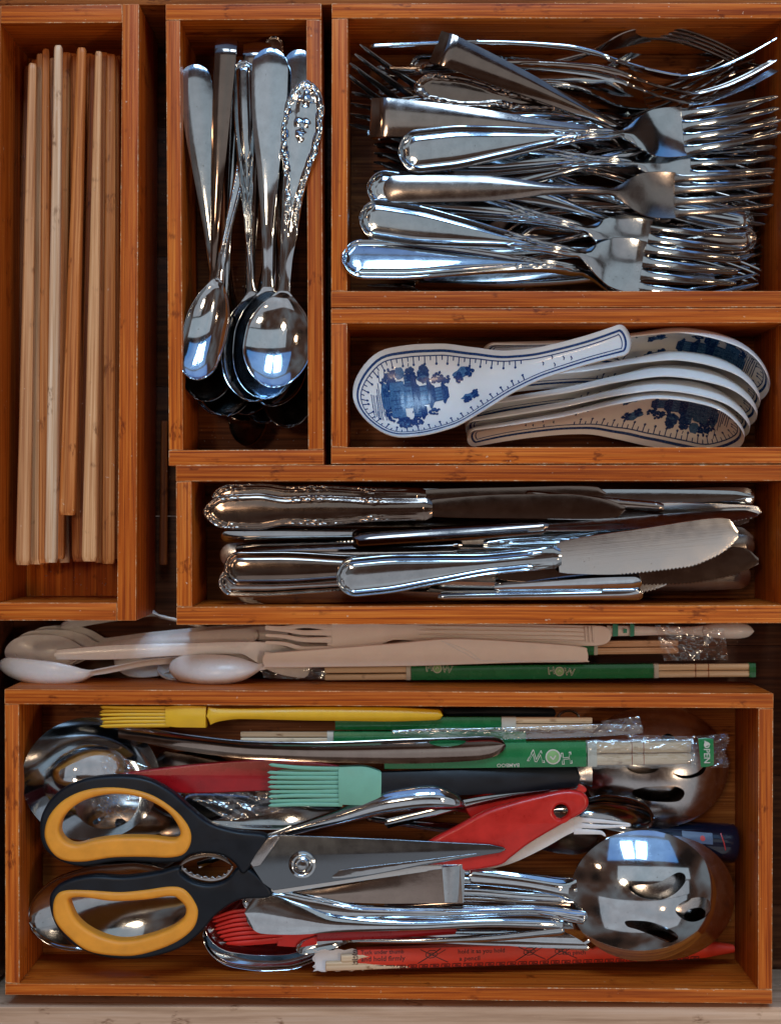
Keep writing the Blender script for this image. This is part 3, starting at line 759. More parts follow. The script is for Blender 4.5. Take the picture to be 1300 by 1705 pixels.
# --- knives
knife((560, 964), (1230, 897), 6, -2, 'bright thread-edged knife lying on top with its serrated blade to the right', hw=34, bt=.535, bw=43, serr=(.70, .99), thick=12, roll=9)
knife((372, 947), (1264, 940), -22, -34, 'large dark thread-edged knife under the bright one, brown-purple blade', hw=30, bt=.50, bw=34, bmat='silver_dark', mat='silver_dark', serr=(.62, .97))
knife((338, 852), (1042, 842), -6, -16, 'ornate baroque knife with a rounded brown blade at the top left', style='ornate', hw=31, bt=.52, bw=24, mat='silver_dark', bmat='silver_dark', serr=None, side=-1, thick=14)
knife((352, 826), (1010, 826), -34, -40, 'second baroque knife tucked behind the ornate one', style='ornate', hw=24, bt=.52, bw=20, mat='silver_dark', bmat='silver_dark', serr=None)
knife((444, 820), (1256, 829), -52, -40, 'round-handled knife along the upper wall', style='slim', hw=11, bt=.12, bw=15, mat='steel_dark', bmat='steel', serr=None)
knife((586, 890), (1262, 856), -18, -24, 'dark knife on its edge with a glinting serrated edge', style='slim', hw=14, bt=.46, bw=20, mat='silver_dark', bmat='steel_dark', roll=-50, serr=(.6, .99), thick=16)
knife((368, 893), (1050, 884), -44, -46, 'slim pale knife edge running under the baroque handle', style='slim', hw=13, bt=.55, bw=20, mat='steel', roll=40)
knife((392, 912), (1180, 894), -34, -36, 'knife on its side with a long golden-lit edge', style='slim', hw=15, bt=.46, bw=22, mat='silver', roll=-60, thick=14)
knife((1067, 889), (480, 922), -22, -40, 'knife turned round, outlined handle tip pointing right', style='thread', hw=13, bt=.42, bw=18)
knife((364, 968), (1110, 975), -40, -60, 'knife with a rounded end at the lower left corner', style='thread', hw=26, bt=.45, bw=24, mat='steel_worn')
knife((1070, 991), (420, 996), -30, -50, 'knife lying along the lower wall, handle end under the blue highlight', style='slim', hw=10, bt=.5, bw=14, mat='mirror', roll=-30, bmat='steel_dark')
knife((1068, 971), (560, 985), -22, -62, 'knife with a curved bright blue-lit handle end', style='plain', hw=16, bt=.45, bw=16, mat='mirror', roll=-35, thick=16)
knife((1256, 828), (560, 838), -66, -70, 'knife turned round, pale flat handle end in the upper right corner', style='plain', hw=19, bt=.45, bw=20, mat='steel', bmat='steel_dark')
knife((870, 830), (1268, 856), -34, -50, 'knife crossing down to the right wall in the upper corner', style='slim', hw=14, bt=.55, bw=16, mat='silver', roll=20)
knife((1256, 908), (600, 900), -90, -95, 'knife turned round, dark rounded end against the right wall', style='plain', hw=20, bt=.5, bw=22, mat='steel_dark')
knife((380, 870), (1255, 900), -110, -110, 'knife buried under the middle of the row', style='plain', hw=24, bt=.5, bw=28, mat='steel_worn', bmat='steel_dark')
knife((1250, 958), (390, 985), -120, -110, 'knife turned round at the bottom of the lower row', style='plain', hw=24, bt=.5, bw=26, mat='steel_dark', bmat='steel_dark')
knife((366, 925), (1240, 870), -140, -130, 'deepest knife slanting across the tray floor', style='plain', hw=22, bt=.5, bw=30, mat='steel_worn', bmat='steel_dark')
knife((390, 835), (1248, 870), -130, -120, 'knife near the floor under the baroque handles', style='plain', hw=24, bt=.5, bw=26, mat='steel_dark', bmat='steel_dark')

# ------------------------------------------------------------------ porcelain spoons
def frames(P):
    T = np.gradient(P, axis=0); T /= np.linalg.norm(T, axis=1)[:, None]
    side = np.cross(np.array([0, 0, 1.0]), T); side /= np.linalg.norm(side, axis=1)[:, None]
    return side, np.cross(T, side)
def china_spoon(A, B, zA, zB, roll, label, detail=True):
    M, L = frame(A, B, zA, zB, roll)
    r = thing('porcelain_spoon', label, 'spoon', group='blue and white porcelain spoons', mat=M)
    k = L / 462
    s = samples(L, 5, 76 * k, 15 * k); t = s / L
    w = 82 * k * pch([0, .12, .22, .34, .46, .58, .70, .85, 1], [.80, .97, 1, .93, .70, .45, .33, .30, .335], t)
    w = roundw(w, s, 76 * k, 15 * k)
    dep = k * pch([0, .05, .22, .38, .5, .62, .75, .9, 1], [3, 22, 46, 38, 22, 14, 11, 9, 5], t)
    z = k * pch([0, .1, .3, .5, .7, 1], [5, 0, -5, 6, 34, 84], t)
    P = np.stack([s, 0 * s, z], 1); side, up = frames(P)
    p = 2.6
    v = np.concatenate([-1 + .16 * (1 - np.cos(np.linspace(0, math.pi / 2, 6))), np.linspace(-.8, .8, 17), (1 - .16 * (1 - np.cos(np.linspace(0, math.pi / 2, 6))))[::-1]])
    th = 7.5 * k; V = []; n = len(s)
    m = len(v)
    for i in range(n):
        wi = w[i]; e = min(th, wi * .9)
        for vv in v:                                  # inside
            q = max(0.0, wi - 2.5 * k) / max(wi, .01) * vv if abs(vv) < 1 else vv
            h = -dep[i] * (1 - abs(q)**p)
            V.append(P[i] + side[i] * wi * q + up[i] * h)
        for vv in v[::-1]:                            # outside, fuller than the inside
            wo = wi + 1.2 * k
            h = -dep[i] * (1 - abs(vv)**p) - e * (1 - .75 * abs(vv)**6)
            V.append(P[i] + side[i] * wo * vv * 1.0 + up[i] * h)
    K = 2 * m; F = []
    for i in range(n - 1):
        for j in range(K):
            j2 = (j + 1) % K; F.append((i * K + j, (i + 1) * K + j, (i + 1) * K + j2, i * K + j2))
    F.append(tuple(range(K))); F.append(tuple(range((n - 1) * K + K - 1, (n - 1) * K - 1, -1)))
    mobj('body', V, F, 'china', r, 60)
    def fn(a, b):
        """a along in px of the 462 px model, b across in px from the axis"""
        a = a * k; b = b * k
        ii = [np.interp(a, s, P[:, q]) for q in range(3)]
        sd = np.array([np.interp(a, s, side[:, q]) for q in range(3)]); u_ = np.array([np.interp(a, s, up[:, q]) for q in range(3)])
        wi = np.interp(a, s, w); d = np.interp(a, s, dep)
        q = min(.995, abs(b) / max(wi, .1)); 
        return np.array(ii) + sd * b + u_ * (-d * (1 - q**p) + .55)
    def edge(inset, n=150):
        """outline moved inwards by inset, as a closed loop in surface coordinates"""
        a = s / k; ww = w / k
        up_ = np.stack([a, ww], 1); pts = np.concatenate([up_, up_[::-1] * [1, -1]])
        pts = pts[np.concatenate([[True], np.linalg.norm(np.diff(pts, axis=0), axis=1) > .4])]
        T = np.roll(pts, -1, 0) - np.roll(pts, 1, 0); T /= np.linalg.norm(T, axis=1)[:, None] + 1e-9
        N = np.stack([T[:, 1], -T[:, 0]], 1)
        q = pts + N * inset
        # keep only points really inset (removes loops at the tight end)
        dd = np.sqrt(((q[:, None, :] - pts[None, :, :])**2).sum(2)).min(1)
        return q[dd > inset * .93], N[dd > inset * .93]
    Lb, _ = edge(8.5); Lc, _ = edge(14.5)
    V, F = ribbons([(list(Lb) + [Lb[0]], 3.4)], 3.4, fn, 4); mobj('border_line', V, F, 'blue', r, None)
    V, F = ribbons([(list(Lc) + [Lc[0]], 1.6)], 1.6, fn, 4); mobj('border_line', V, F, 'blue', r, None)
    # ticks and dots round the bowl
    Ld, Nd = edge(14.5)
    seg = np.concatenate([[0], np.cumsum(np.linalg.norm(np.diff(Ld, axis=0), axis=1))])
    ticks = []; dots = []
    for i, q in enumerate(np.arange(0, seg[-1], 9.5)):
        p0 = np.array([np.interp(q, seg, Ld[:, 0]), np.interp(q, seg, Ld[:, 1])]); n0 = np.array([np.interp(q, seg, Nd[:, 0]), np.interp(q, seg, Nd[:, 1])])
        if p0[0] > 285: continue
        ln = 11 if i % 2 == 0 else 6
        ticks.append(([p0, p0 + n0 * ln], 1.8))
        if i % 2 == 0: dots.append([p0 + n0 * ln + 2.2 * np.array([math.cos(x), math.sin(x)]) for x in np.linspace(0, 5.2, 6)])
    V, F = join(ribbons(ticks, 2, fn, 4), blobs(dots, fn)); o = mobj('tick_border', V, F, 'blue', r, None); o['kind'] = 'stuff'
    rr = random.Random(5)
    pl = []; st = []; light = []
    def rect(x0, y0, x1, y1, lean=0): return [(x0, y0), (x0 + (x1 - x0) * .5, y0), (x1, y0), (x1, (y0 + y1) / 2), (x1 + lean, y1), ((x0 + x1) / 2 + lean, y1), (x0 + lean, y1), (x0, (y0 + y1) / 2)]
    def blob(cx, cy, rx, ry, n=12, j=.25): return [(cx + rx * math.cos(a) * (1 + rr.uniform(-j, j)), cy + ry * math.sin(a) * (1 + rr.uniform(-j, j))) for a in np.linspace(0, 6.28, n, endpoint=False)]
    # a lakeside pavilion with trees and rocks; "up" in the picture points along +a (towards the handle)
    def hall(a0, b0, wd, ht):           # storey with a swept roof
        light.append(rect(a0, b0 - wd * .38, a0 + ht * .55, b0 + wd * .38))
        for x in np.linspace(-.34, .34, 5): st.append(([(a0, b0 + wd * x), (a0 + ht * .55, b0 + wd * x)], 1.5))
        pl.append([(a0 + ht * .60, b0 - wd * .62), (a0 + ht * .50, b0 - wd * .50), (a0 + ht * .5, b0), (a0 + ht * .50, b0 + wd * .50), (a0 + ht * .60, b0 + wd * .62), (a0 + ht * .78, b0 + wd * .36), (a0 + ht * .92, b0 + wd * .28), (a0 + ht * .92, b0 - wd * .28), (a0 + ht * .78, b0 - wd * .36)])
    hall(100, -22, 26, 22); hall(92, 30, 24, 20); hall(88, 6, 52, 28); hall(112, 4, 42, 26); hall(134, 2, 30, 22)
    light += [rect(66, -30, 88, 30, 3)]
    for x in range(-28, 30, 7): st.append(([(66, x), (88, x + 2)], 1.5))
    for x in (70, 76, 82): st.append(([(x, -30), (x, 31)], 1.2))
    def tree(cx, cy, rx, ry, n, r=2.9):
        n = int(n * 1.8)
        for i in range(n):
            a = rr.uniform(0, 6.28); q = math.sqrt(rr.random())
            pl.append(blob(cx + rx * q * math.cos(a), cy + ry * q * math.sin(a), rr.uniform(.6, 1.1) * r, rr.uniform(.6, 1.1) * r, 7, .3))
    for tr in ((84, -40, 12, 11, 22), (104, -38, 10, 9, 16), (122, 36, 9, 12, 20), (142, 28, 8, 9, 14), (72, 38, 10, 9, 16), (66, -22, 8, 14, 18), (62, 22, 6, 15, 16), (152, 22, 6, 7, 8), (104, 38, 9, 9, 14), (130, -26, 8, 6, 8)): tree(*tr)
    for (x0, y0, x1, y1) in ((84, -40, 70, -26), (122, 36, 96, 30), (142, 28, 118, 26)): st.append(([(x0, y0), ((x0 + x1) / 2 + 2, (y0 + y1) / 2), (x1, y1)], 2.2))
    light += [blob(60, 4, 7, 24, 18, .15), blob(86, 42, 8, 9), blob(178, 26, 13, 7), blob(182, -14, 11, 6), blob(120, 34, 9, 11), blob(84, -38, 11, 9)]
    for x in range(-50, 52, 9): st.append(([(96 + abs(x) * .1, x), (97 + abs(x) * .1, x + 4)], 1.4))
    tree(190, 24, 7, 6, 10); tree(172, 20, 6, 7, 10); tree(193, -12, 5, 6, 8); tree(180, -18, 6, 4, 8)
    for i in range(9): a = 38 + i * 3.2; st.append(([(a, -26 + rr.uniform(-8, 8)), (a + rr.uniform(-1, 1), 18 + rr.uniform(-14, 12))], 1.3))
    for i in range(7): a = 44 + i * 3; b = rr.choice((-34, 28)); st.append(([(a, b), (a, b + 16)], 1.2))
    for q in (250, 262, 276): pass
    for (a, b) in ((318, 2), (336, -6), (334, 8), (352, 1), (364, -3)): st.append(([(a, b - 3), (a + 1.5, b), (a, b + 4)], 1.8))
    big = lambda p: [(92 + (x - 92) * 1.08, y * 1.12) for x, y in p]
    pl = [big(p) for p in pl]; light = [big(p) for p in light]; st = [(big(p), w_) if p[0][0] < 290 else (p, w_) for p, w_ in st]
    if not detail: return r
    V, F = blobs(light, fn); mobj('scene_wash', V, F, 'blue2', r, None)
    fn2 = lambda a, b: fn(a, b) + np.array([0, 0, .25])
    V, F = join(blobs(pl, fn2), ribbons(st, 2, fn2, 4)); o = mobj('pavilion_print', V, F, 'blue', r, None); o['kind'] = 'stuff'
    return r
china_spoon((1279, 648), (826, 528), -64, -118, -58, 'porcelain spoon at the back of the stack, its bowl arching highest against the wall')
china_spoon((1264, 672), (838, 578), -66, -122, -66, 'second porcelain spoon in the stack, counted from the back wall', False)
china_spoon((1259, 693), (798, 616), -66, -126, -68, 'middle porcelain spoon of the overlapping stack', False)
china_spoon((1247, 714), (790, 642), -64, -126, -68, 'porcelain spoon just behind the nearest one of the stack', False)
china_spoon((1238, 730), (792, 664), -60, -122, -62, 'nearest porcelain spoon of the stack, pavilion pattern seen inside its bowl')
china_spoon((588, 662), (1040, 594), -26, -24, -17, 'porcelain spoon lying face up on its own at the left, whole pavilion picture visible')

# ------------------------------------------------------------------ chopsticks in printed film
def seg_sweep(r, name, x0, x1, hw, crown, th, mat, z=0, n=12, taper=1.0, ragged=0.0, seed=0):
    s = np.linspace(x0, x1, n)
    V, F = sweep(np.stack([s, 0 * s, 0 * s + z], 1), np.linspace(hw, hw * taper, n), crown, th, 0, None, np.array([0, 1.5, 4]), 5)
    if ragged:
        rg = np.random.default_rng(seed); K = len(V) // n
        for e, sg in ((0, -1), (n - 1, 1)): V[e * K:(e + 1) * K, 0] += np.abs(rg.normal(0, ragged, K)) * sg * 0 + rg.normal(0, ragged, K)
    return mobj(name, V, F, mat, r, 50)
def wrapped(A, B, zA, zB, label, hw, segs, logos=(), film=None, ends=(0, 1), flip=False, stickmat='stickx', grooves=()):
    """two wooden chopsticks side by side in a flat printed sleeve; segs = (t0, t1, material, name)"""
    M, L = frame(A, B, zA, zB, 0)
    r = thing('wrapped_chopsticks', label, 'chopsticks', group='disposable chopsticks in printed wrappers', mat=M)
    for q in (-1, 1):
        P = np.array([[ends[0] * L + 1, q * hw * .47, 0], [ends[0] * L + 3, q * hw * .47, 0], [L * .5, q * hw * .46, 0], [ends[1] * L - 5, q * hw * .45, 0], [ends[1] * L - 3, q * hw * .45, 0]])
        V, F = tube(P, [hw * .36, hw * .42, hw * .43, hw * .43, hw * .38], None, 12, .6)
        st = mobj('stick', V, F, stickmat, r, 30)
        for gx in grooves:
            V, F = tube(np.array([[gx * L, q * hw * .45, 0], [gx * L + 1.6, q * hw * .45, 0]]), hw * .445, None, 12, .6); mobj('groove_ring', V, F, 'stick2', st, 30)
    for (t0, t1, m, nm) in segs:
        seg_sweep(r, nm, t0 * L, t1 * L, hw, hw * .16, hw * .95, m, hw * .42, 14)
    top = lambda a, b: np.array([a, b, hw * .42 + hw * .16 * (1 - min(1, (b / hw)**2)) + .5])
    for (t, size, up) in logos:
        sg = 1 if not flip else -1
        f2 = lambda a, b, t=t, sg=sg, up=up: top(t * L + sg * a, up + sg * b)
        f3 = lambda a, b, f2=f2: f2(a, b) + np.array([0, 0, .35])
        V, F = join(text_mesh('H', size * 1.25, lambda a, b: f2(a - size * 1.42, b - size * .36), .12, size * .03), text_mesh('W', size * 1.25, lambda a, b: f2(a + size * .55, b - size * .42), -.12, size * .03))
        mobj('lettering', V, F, 'film_white', r, None)
        V, F = join(text_mesh('H', size * 1.2, lambda a, b: f3(a - size * 1.39, b - size * .34), .12, -size * .018), text_mesh('W', size * 1.2, lambda a, b: f3(a + size * .58, b - size * .40), -.12, -size * .018))
        mobj('lettering_fill', V, F, 'green', r, None)
        circ = [(size * .58 * math.cos(x), size * .58 * math.sin(x)) for x in np.linspace(0, 6.28, 20, endpoint=False)]
        V, F = blobs([circ], f2); mobj('round_emblem', V, F, 'film_white', r, None)
        V, F = blobs([[(.82 * a, .82 * b) for a, b in circ]], f3); mobj('emblem_face', V, F, 'leaf', r, None)
        V, F = ribbons([([(-size * .2, -size * .1), (0, size * .2), (size * .22, -size * .05)], size * .1)], 1, lambda a, b: f3(a, b) + np.array([0, 0, .3])); mobj('emblem_leaf', V, F, 'film_white', r, None)
    return r, M, L, top

# ------------------------------------------------------------------ plastic cutlery in the gap behind the big tray
GZ = -150
PLG = 'white plastic cutlery in the gap between the trays'
def pspoon(A, B, zA, zB, label, hw, head, roll, depth=22, mat='white_plastic', bl=.3, style='slim', **k):
    return spoon(A, B, zA, zB, label, style, hw, head, mat, roll, bl, depth, PLG, None, 6, 1.2, 3.2, 0, True, 'plastic_spoon')
pspoon((430, 1056), (8, 1084), -140, -136, 'white plastic spoon at the far left, cupped edge seen at a slant behind', 14, 36, 30)
pspoon((480, 1052), (22, 1076), -156, -154, 'white plastic spoon nested under the leftmost ones', 14, 36, 26)
pspoon((470, 1048), (44, 1068), -176, -172, 'deepest white plastic spoon of the nested ones at the left', 14, 34, 24)
pspoon((520, 1098), (0, 1105), -126, -118, 'white plastic spoon at the far left showing the smooth back of its bowl', 14, 30, 138)
pspoon((640, 1052), (102, 1046), -196, -178, 'white plastic spoon on its edge, wavy outline just under the upper trays', 12, 30, -72)
pspoon((560, 1062), (190, 1100), -180, -172, 'white plastic spoon between the nested ones and the single front bowl', 13, 32, 22)
pspoon((700, 1060), (262, 1112), -186, -176, 'white plastic spoon, long thin bowl lying edge up in the middle', 12, 32, 60)
pspoon((780, 1075), (283, 1111), -130, -120, 'white plastic spoon with a smooth egg-shaped bowl facing down, bluish shine', 13, 30, 158, depth=30, bl=.30)
def pplate(name, cat, label, outer, z0, z1, mat, group=PLG, holes=(), bevel=2.0, part='body', zfn=None):
    c = np.mean(np.array(outer, float), axis=0)
    r = thing(name, label, cat, W(c[0], c[1], z0), group)
    plate(part, outer, holes, z0, z1, mat, r, bevel, zfn=zfn); return r
def freestrip(r, name, pts, mat, th=4, R0=0, R1=0, n=50, rel=None, roll=0.0, ang=40, parent=None, ins=INS_LO):
    """pts: apparent x, y, z, half width, crown"""
    P, C, q = gpath(pts, n)
    V, F = sweep(P, roundw(C[:, 0], q, R0, R1), C[:, 1], th, roll, rel, ins, 5, q if rel else None)
    return gobj(name, V, F, mat, r, base=parent, ang=ang)
r = thing('plastic_spoon', 'white plastic utensil with a long pointed handle crossing over the spoons', 'spoon', W(400, 1085, -112), PLG)
freestrip(r, 'handle', [(90, 1090, -92, 9, 2), (200, 1085, -96, 13, 3), (320, 1080, -100, 11, 3), (400, 1078, -104, 11, 2), (425, 1083, -110, 17, 0), (450, 1092, -118, 24, -3), (480, 1102, -134, 25, -6), (520, 1108, -146, 24, -6)], 'white_plastic', 5, 6, 12)
r = thing('plastic_fork', 'cream plastic fork with its tines to the left and a long ribbed handle', 'fork', W(700, 1060, -140), PLG)
freestrip(r, 'head', [(545, 1061, -112, 25, -3), (585, 1060, -112, 27, -3), (625, 1056, -114, 20, -2), (660, 1052, -118, 14, 0), (700, 1053, -120, 16, 1)], 'cream_plastic', 5)
for i, (y0, y1) in enumerate(((1042, 1043), (1045, 1055), (1056, 1067), (1068, 1082))):
    freestrip(r, 'tine', [(441, y0 + 1, -96, 2.5, 0), (470, y0 + 3, -104, 3.6, 1), (510, y1 - 2, -110, 4.6, 1), (552, y1 - 2 if i else y1 + 2, -111, 5.6, 1)], 'cream_plastic', 4, 4, 0, 24)
hn = freestrip(r, 'handle', [(690, 1053, -120, 17, 1), (720, 1053, -119, 18, 1), (860, 1056, -116, 19, 1), (990, 1058, -112, 18, 1), (1018, 1056, -112, 14, 1)], 'cream_plastic', 6, 0, 14)
for i in range(4):
    freestrip(r, 'rib', [(698, 1042 + i * 7, -113.5, 1.5, 1), (980, 1046 + i * 7, -109, 1.5, 1)], 'cream_plastic', 3, 2, 2, 8, parent=hn)
for i in range(3):
    freestrip(r, 'rib', [(974 + i * 6, 1042, -108.5, 1.6, 1), (976 + i * 6, 1070, -108.5, 1.6, 1)], 'cream_plastic', 3, 2, 2, 8, parent=hn)
r = pplate('plastic_knife', 'knife', 'cream plastic knife with a broad rounded handle end, curved seam line near its right end', [(437, 1098), (441, 1088), (452, 1086), (560, 1078), (660, 1070), (740, 1063), (800, 1064), (900, 1070), (968, 1076), (977, 1084), (978, 1098), (970, 1102), (860, 1103), (700, 1108), (560, 1110), (450, 1111), (440, 1108)], -104, -96, 'cream_plastic')
freestrip(r, 'seam', [(738, 1068, -95.6, .9, .4), (770, 1085, -95.6, .9, .4), (800, 1099, -95.6, .9, .4), (850, 1101, -95.6, .8, .4), (960, 1099, -95.6, .8, .4)], 'white_plastic', 1.5, n=30)
freestrip(r, 'seam', [(800, 1099, -95.6, .8, .4), (780, 1084, -95.6, .8, .4), (735, 1067, -95.6, .8, .4)], 'white_plastic', 1.5, n=20)
wrapped((540, 1121), (1256, 1115), -140, -140, 'green wrapped chopsticks lowest in the gap, white lettering along the green', 13.5, [(.20, .765, 'green', 'wrapper'), (.19, .202, 'film_white', 'wrapper_edge'), (.763, .775, 'film_white', 'wrapper_edge'), (.985, 1.0, 'green', 'wrapper_tip')], logos=[(.262, 14, 8), (.545, 14, 1)], grooves=(.86, .89))
wrapped((760, 1080), (1150, 1076), -160, -156, 'green wrapped chopsticks with golden wood ends sticking out of the middle', 14, [(.50, .585, 'green', 'wrapper'), (.583, .60, 'film_white', 'wrapper_edge')], ends=(0, .95), stickmat='stick1')
# a wrapped plastic spoon, its printed sleeve turquoise
r = thing('wrapped_plastic_spoon', 'white plastic spoon in a clear sleeve with turquoise print, bowl at the right wall', 'spoon', W(1130, 1053, -160), PLG)
freestrip(r, 'handle', [(1010, 1050, -136, 10, 4), (1060, 1050, -138, 9, 4), (1130, 1050, -140, 7, 4), (1175, 1050, -140, 10, 4)], 'white_plastic', 7)
freestrip(r, 'bowl', [(1168, 1050, -140, 9, 6), (1190, 1050, -138, 13, 10), (1225, 1050, -138, 14, 11), (1253, 1050, -142, 10, 6)], 'white_plastic', 5, 4, 12)
for (x, y, w_, h_) in ((1024, 1049, 9, 11), (1040, 1050, 6, 4), (1052, 1049, 7, 11)):
    freestrip(r, 'turquoise_print', [(x - w_ * .5, y, -130.6, h_, .2), (x + w_ * .5, y, -130.6, h_ * .9, .2)], 'teal', .5, n=4)
def crinkle(name, label, quad, z, amp, mat, seed, nx=26, ny=14, root=None, cat='wrapper', tilt=(0, 0)):
    rg = np.random.default_rng(seed); q = [np.array(p, float) for p in quad]
    ph = rg.uniform(0, 6.28, (7, 2)); fr = rg.uniform(3, 13, (7, 2))
    V = []; F = []
    for i in range(nx + 1):
        for j in range(ny + 1):
            u, v = i / nx, j / ny
            p = (q[0] * (1 - u) + q[1] * u) * (1 - v) + (q[3] * (1 - u) + q[2] * u) * v
            h = sum(abs(math.sin(fr[m][0] * u + fr[m][1] * v * (.5 if m % 2 else -.5) + ph[m][0])) for m in range(7)) / 7 - .5
            V.append(Wp(p[0], p[1], z + amp * h + tilt[0] * u + tilt[1] * v))
    for i in range(nx):
        for j in range(ny): a = i * (ny + 1) + j; F.append((a, a + 1, a + ny + 2, a + ny + 1))
    if root is None: root = thing(name, label, cat, W(*np.mean(q, axis=0), z - amp / 2)); nm = 'sheet'
    else: nm = name
    return gobj(nm, V, F, mat, root, ang=18), root
crinkle('clear_wrapper', 'crumpled clear wrapper among the golden chopstick ends', [(1090, 1040), (1205, 1046), (1212, 1098), (1105, 1100)], -125, 16, 'film', 4)
crinkle('clear_wrapper', 'flattened clear bag beneath the plastic fork and knife', [(420, 1085), (545, 1080), (545, 1132), (440, 1128)], -150, 12, 'film', 5)

# ------------------------------------------------------------------ big tray
def booldiff(o, cutters):
    """cut openings right through a mesh object"""
    bpy.context.view_layer.update()
    for V, F in cutters:
        me = bpy.data.meshes.new('c'); me.from_pydata((np.asarray(V) * S).tolist(), [], F)
        bm = bmesh.new(); bm.from_mesh(me); bmesh.ops.recalc_face_normals(bm, faces=bm.faces); bm.to_mesh(me); bm.free()
        c = bpy.data.objects.new('c', me); COL.objects.link(c)
        m = o.modifiers.new('b', 'BOOLEAN'); m.object = c; m.operation = 'DIFFERENCE'; m.solver = 'EXACT'
        bpy.context.view_layer.update()
        dg = bpy.context.evaluated_depsgraph_get()
        nm = bpy.data.meshes.new_from_object(o.evaluated_get(dg))
        o.modifiers.remove(m); old = o.data; nmname = old.name; o.data = nm; bpy.data.meshes.remove(old); nm.name = nmname
        bpy.data.objects.remove(c); bpy.data.meshes.remove(me)
    o.data.polygons.foreach_set('use_smooth', [True] * len(o.data.polygons)); o.data.set_sharp_from_angle(angle=math.radians(40))
def cutter(outline, z0, z1, n=6, smooth=True):
    pts = catmull(outline, n) if smooth else np.array(outline, float)
    zm = (z0 + z1) / 2; V = [Wp(p[0], p[1], zm) for p in pts]
    N = len(V); lo = [np.array([v[0], v[1], z0]) for v in V]; hi = [np.array([v[0], v[1], z1]) for v in V]
    F = [tuple(range(N))[::-1], tuple(range(N, 2 * N))] + [(i, (i + 1) % N, N + (i + 1) % N, N + i) for i in range(N)]
    return lo + hi, F
def dome(r, name, cx, cy, z, rx, ry, h, mat, th=3.2, concave=False, tiltx=0.0, tilty=0.0, nr=26, na=72, p=2.0, lip=0.0, egg=0.0):
    """rounded bowl seen from its back (or its inside when concave)"""
    c = Wp(cx, cy, z); V = []; F = []
    kk = (D - z) / D; rx *= kk; ry *= kk
    for side_ in (0, 1):
        for i in range(nr + 1):
            q = math.sin(i / nr * math.pi / 2)
            for j in range(na):
                a = 2 * math.pi * j / na
                e = 1 + egg * math.cos(a)
                x, y = rx * q * math.cos(a) * e, ry * q * math.sin(a)
                hh = h * (1 - q**p) * (-1 if concave else 1)
                if lip: hh += lip * max(0, (q - .93) / .07)**2 * (-1 if concave else 1)
                V.append(c + np.array([x, y, hh - side_ * th + x * math.tan(math.radians(tiltx)) + y * math.tan(math.radians(tilty))]))
    m = (nr + 1) * na
    for i in range(nr):
        for j in range(na):
            j2 = (j + 1) % na
            F.append((i * na + j, (i + 1) * na + j, (i + 1) * na + j2, i * na + j2))
            F.append(tuple(m + x for x in (i * na + j, i * na + j2, (i + 1) * na + j2, (i + 1) * na + j)))
    for j in range(na): j2 = (j + 1) % na; F.append((nr * na + j, m + nr * na + j, m + nr * na + j2, nr * na + j2))
    # weld the pole rings
    o = gobj(name, V, F, mat, r, ang=50)
    bm = bmesh.new(); bm.from_mesh(o.data); bmesh.ops.remove_doubles(bm, verts=bm.verts, dist=1e-6)
    bmesh.ops.dissolve_degenerate(bm, edges=bm.edges, dist=1e-7); bmesh.ops.recalc_face_normals(bm, faces=bm.faces)
    bm.to_mesh(o.data); bm.free(); o.data.polygons.foreach_set('use_smooth', [True] * len(o.data.polygons)); o.data.set_sharp_from_angle(angle=math.radians(50))
    return o
SV = 'large serving utensils in the bottom tray'
# back slotted spoon, upper right
r = thing('slotted_spoon', 'large slotted spoon face down in the upper right corner, partly under the wrapped chopsticks', 'spoon', W(1085, 1275, -120), SV)
b = dome(r, 'bowl', 1090, 1276, -106, 122, 100, 40, 'steel_worn', tilty=-6)
bpy.context.view_layer.update()
booldiff(b, [cutter(s_, -260, 60) for s_ in (
    [(1047, 1314), (1062, 1306), (1090, 1303), (1120, 1304), (1134, 1314), (1126, 1328), (1100, 1330), (1066, 1326)],
    [(1114, 1281), (1134, 1286), (1155, 1282), (1172, 1270), (1166, 1284), (1145, 1291), (1124, 1289)],
    [(1037, 1268), (1060, 1272), (1085, 1270), (1094, 1267), (1085, 1279), (1062, 1283), (1044, 1279)],
    [(1098, 1224), (1110, 1219), (1120, 1226), (1112, 1233), (1100, 1232)])])
freestrip(r, 'handle', [(640, 1300, -60, 10, 2), (800, 1296, -70, 9, 2), (950, 1290, -92, 12, 3), (985, 1284, -98, 30, 3)], 'steel_worn', 6)
r = thing('serving_spoon', 'solid serving spoon bowl nested under the slotted one in the upper right corner', 'spoon', W(1085, 1275, -140), SV)
dome(r, 'bowl', 1088, 1282, -130, 112, 92, 36, 'steel_dark')
# ladle
r = thing('ladle', 'large shiny ladle, deep bowl at the left and long handle running to the right', 'ladle', W(150, 1297, -150), SV)
dome(r, 'bowl', 152, 1297, -42, 113, 104, 74, 'mirror', th=3.6, concave=True, tiltx=-5, tilty=4, p=2.5, nr=34, na=96)
h = freestrip(r, 'handle', [(196, 1216, -48, 15, -2), (240, 1224, -32, 16, -4), (300, 1236, -14, 17, -6), (430, 1250, 2, 18, -7), (560, 1253, 9, 21, -8), (700, 1251, 12, 25, -9), (790, 1247, 12, 24, -8), (842, 1242, 10, 17, -6)], 'silver', 4, 0, 26, 90, roll=26)
booldiff(h, [cutter([(714, 1233), (740, 1230), (768, 1231), (775, 1234), (764, 1240), (742, 1243), (722, 1240)], -50, 60)])
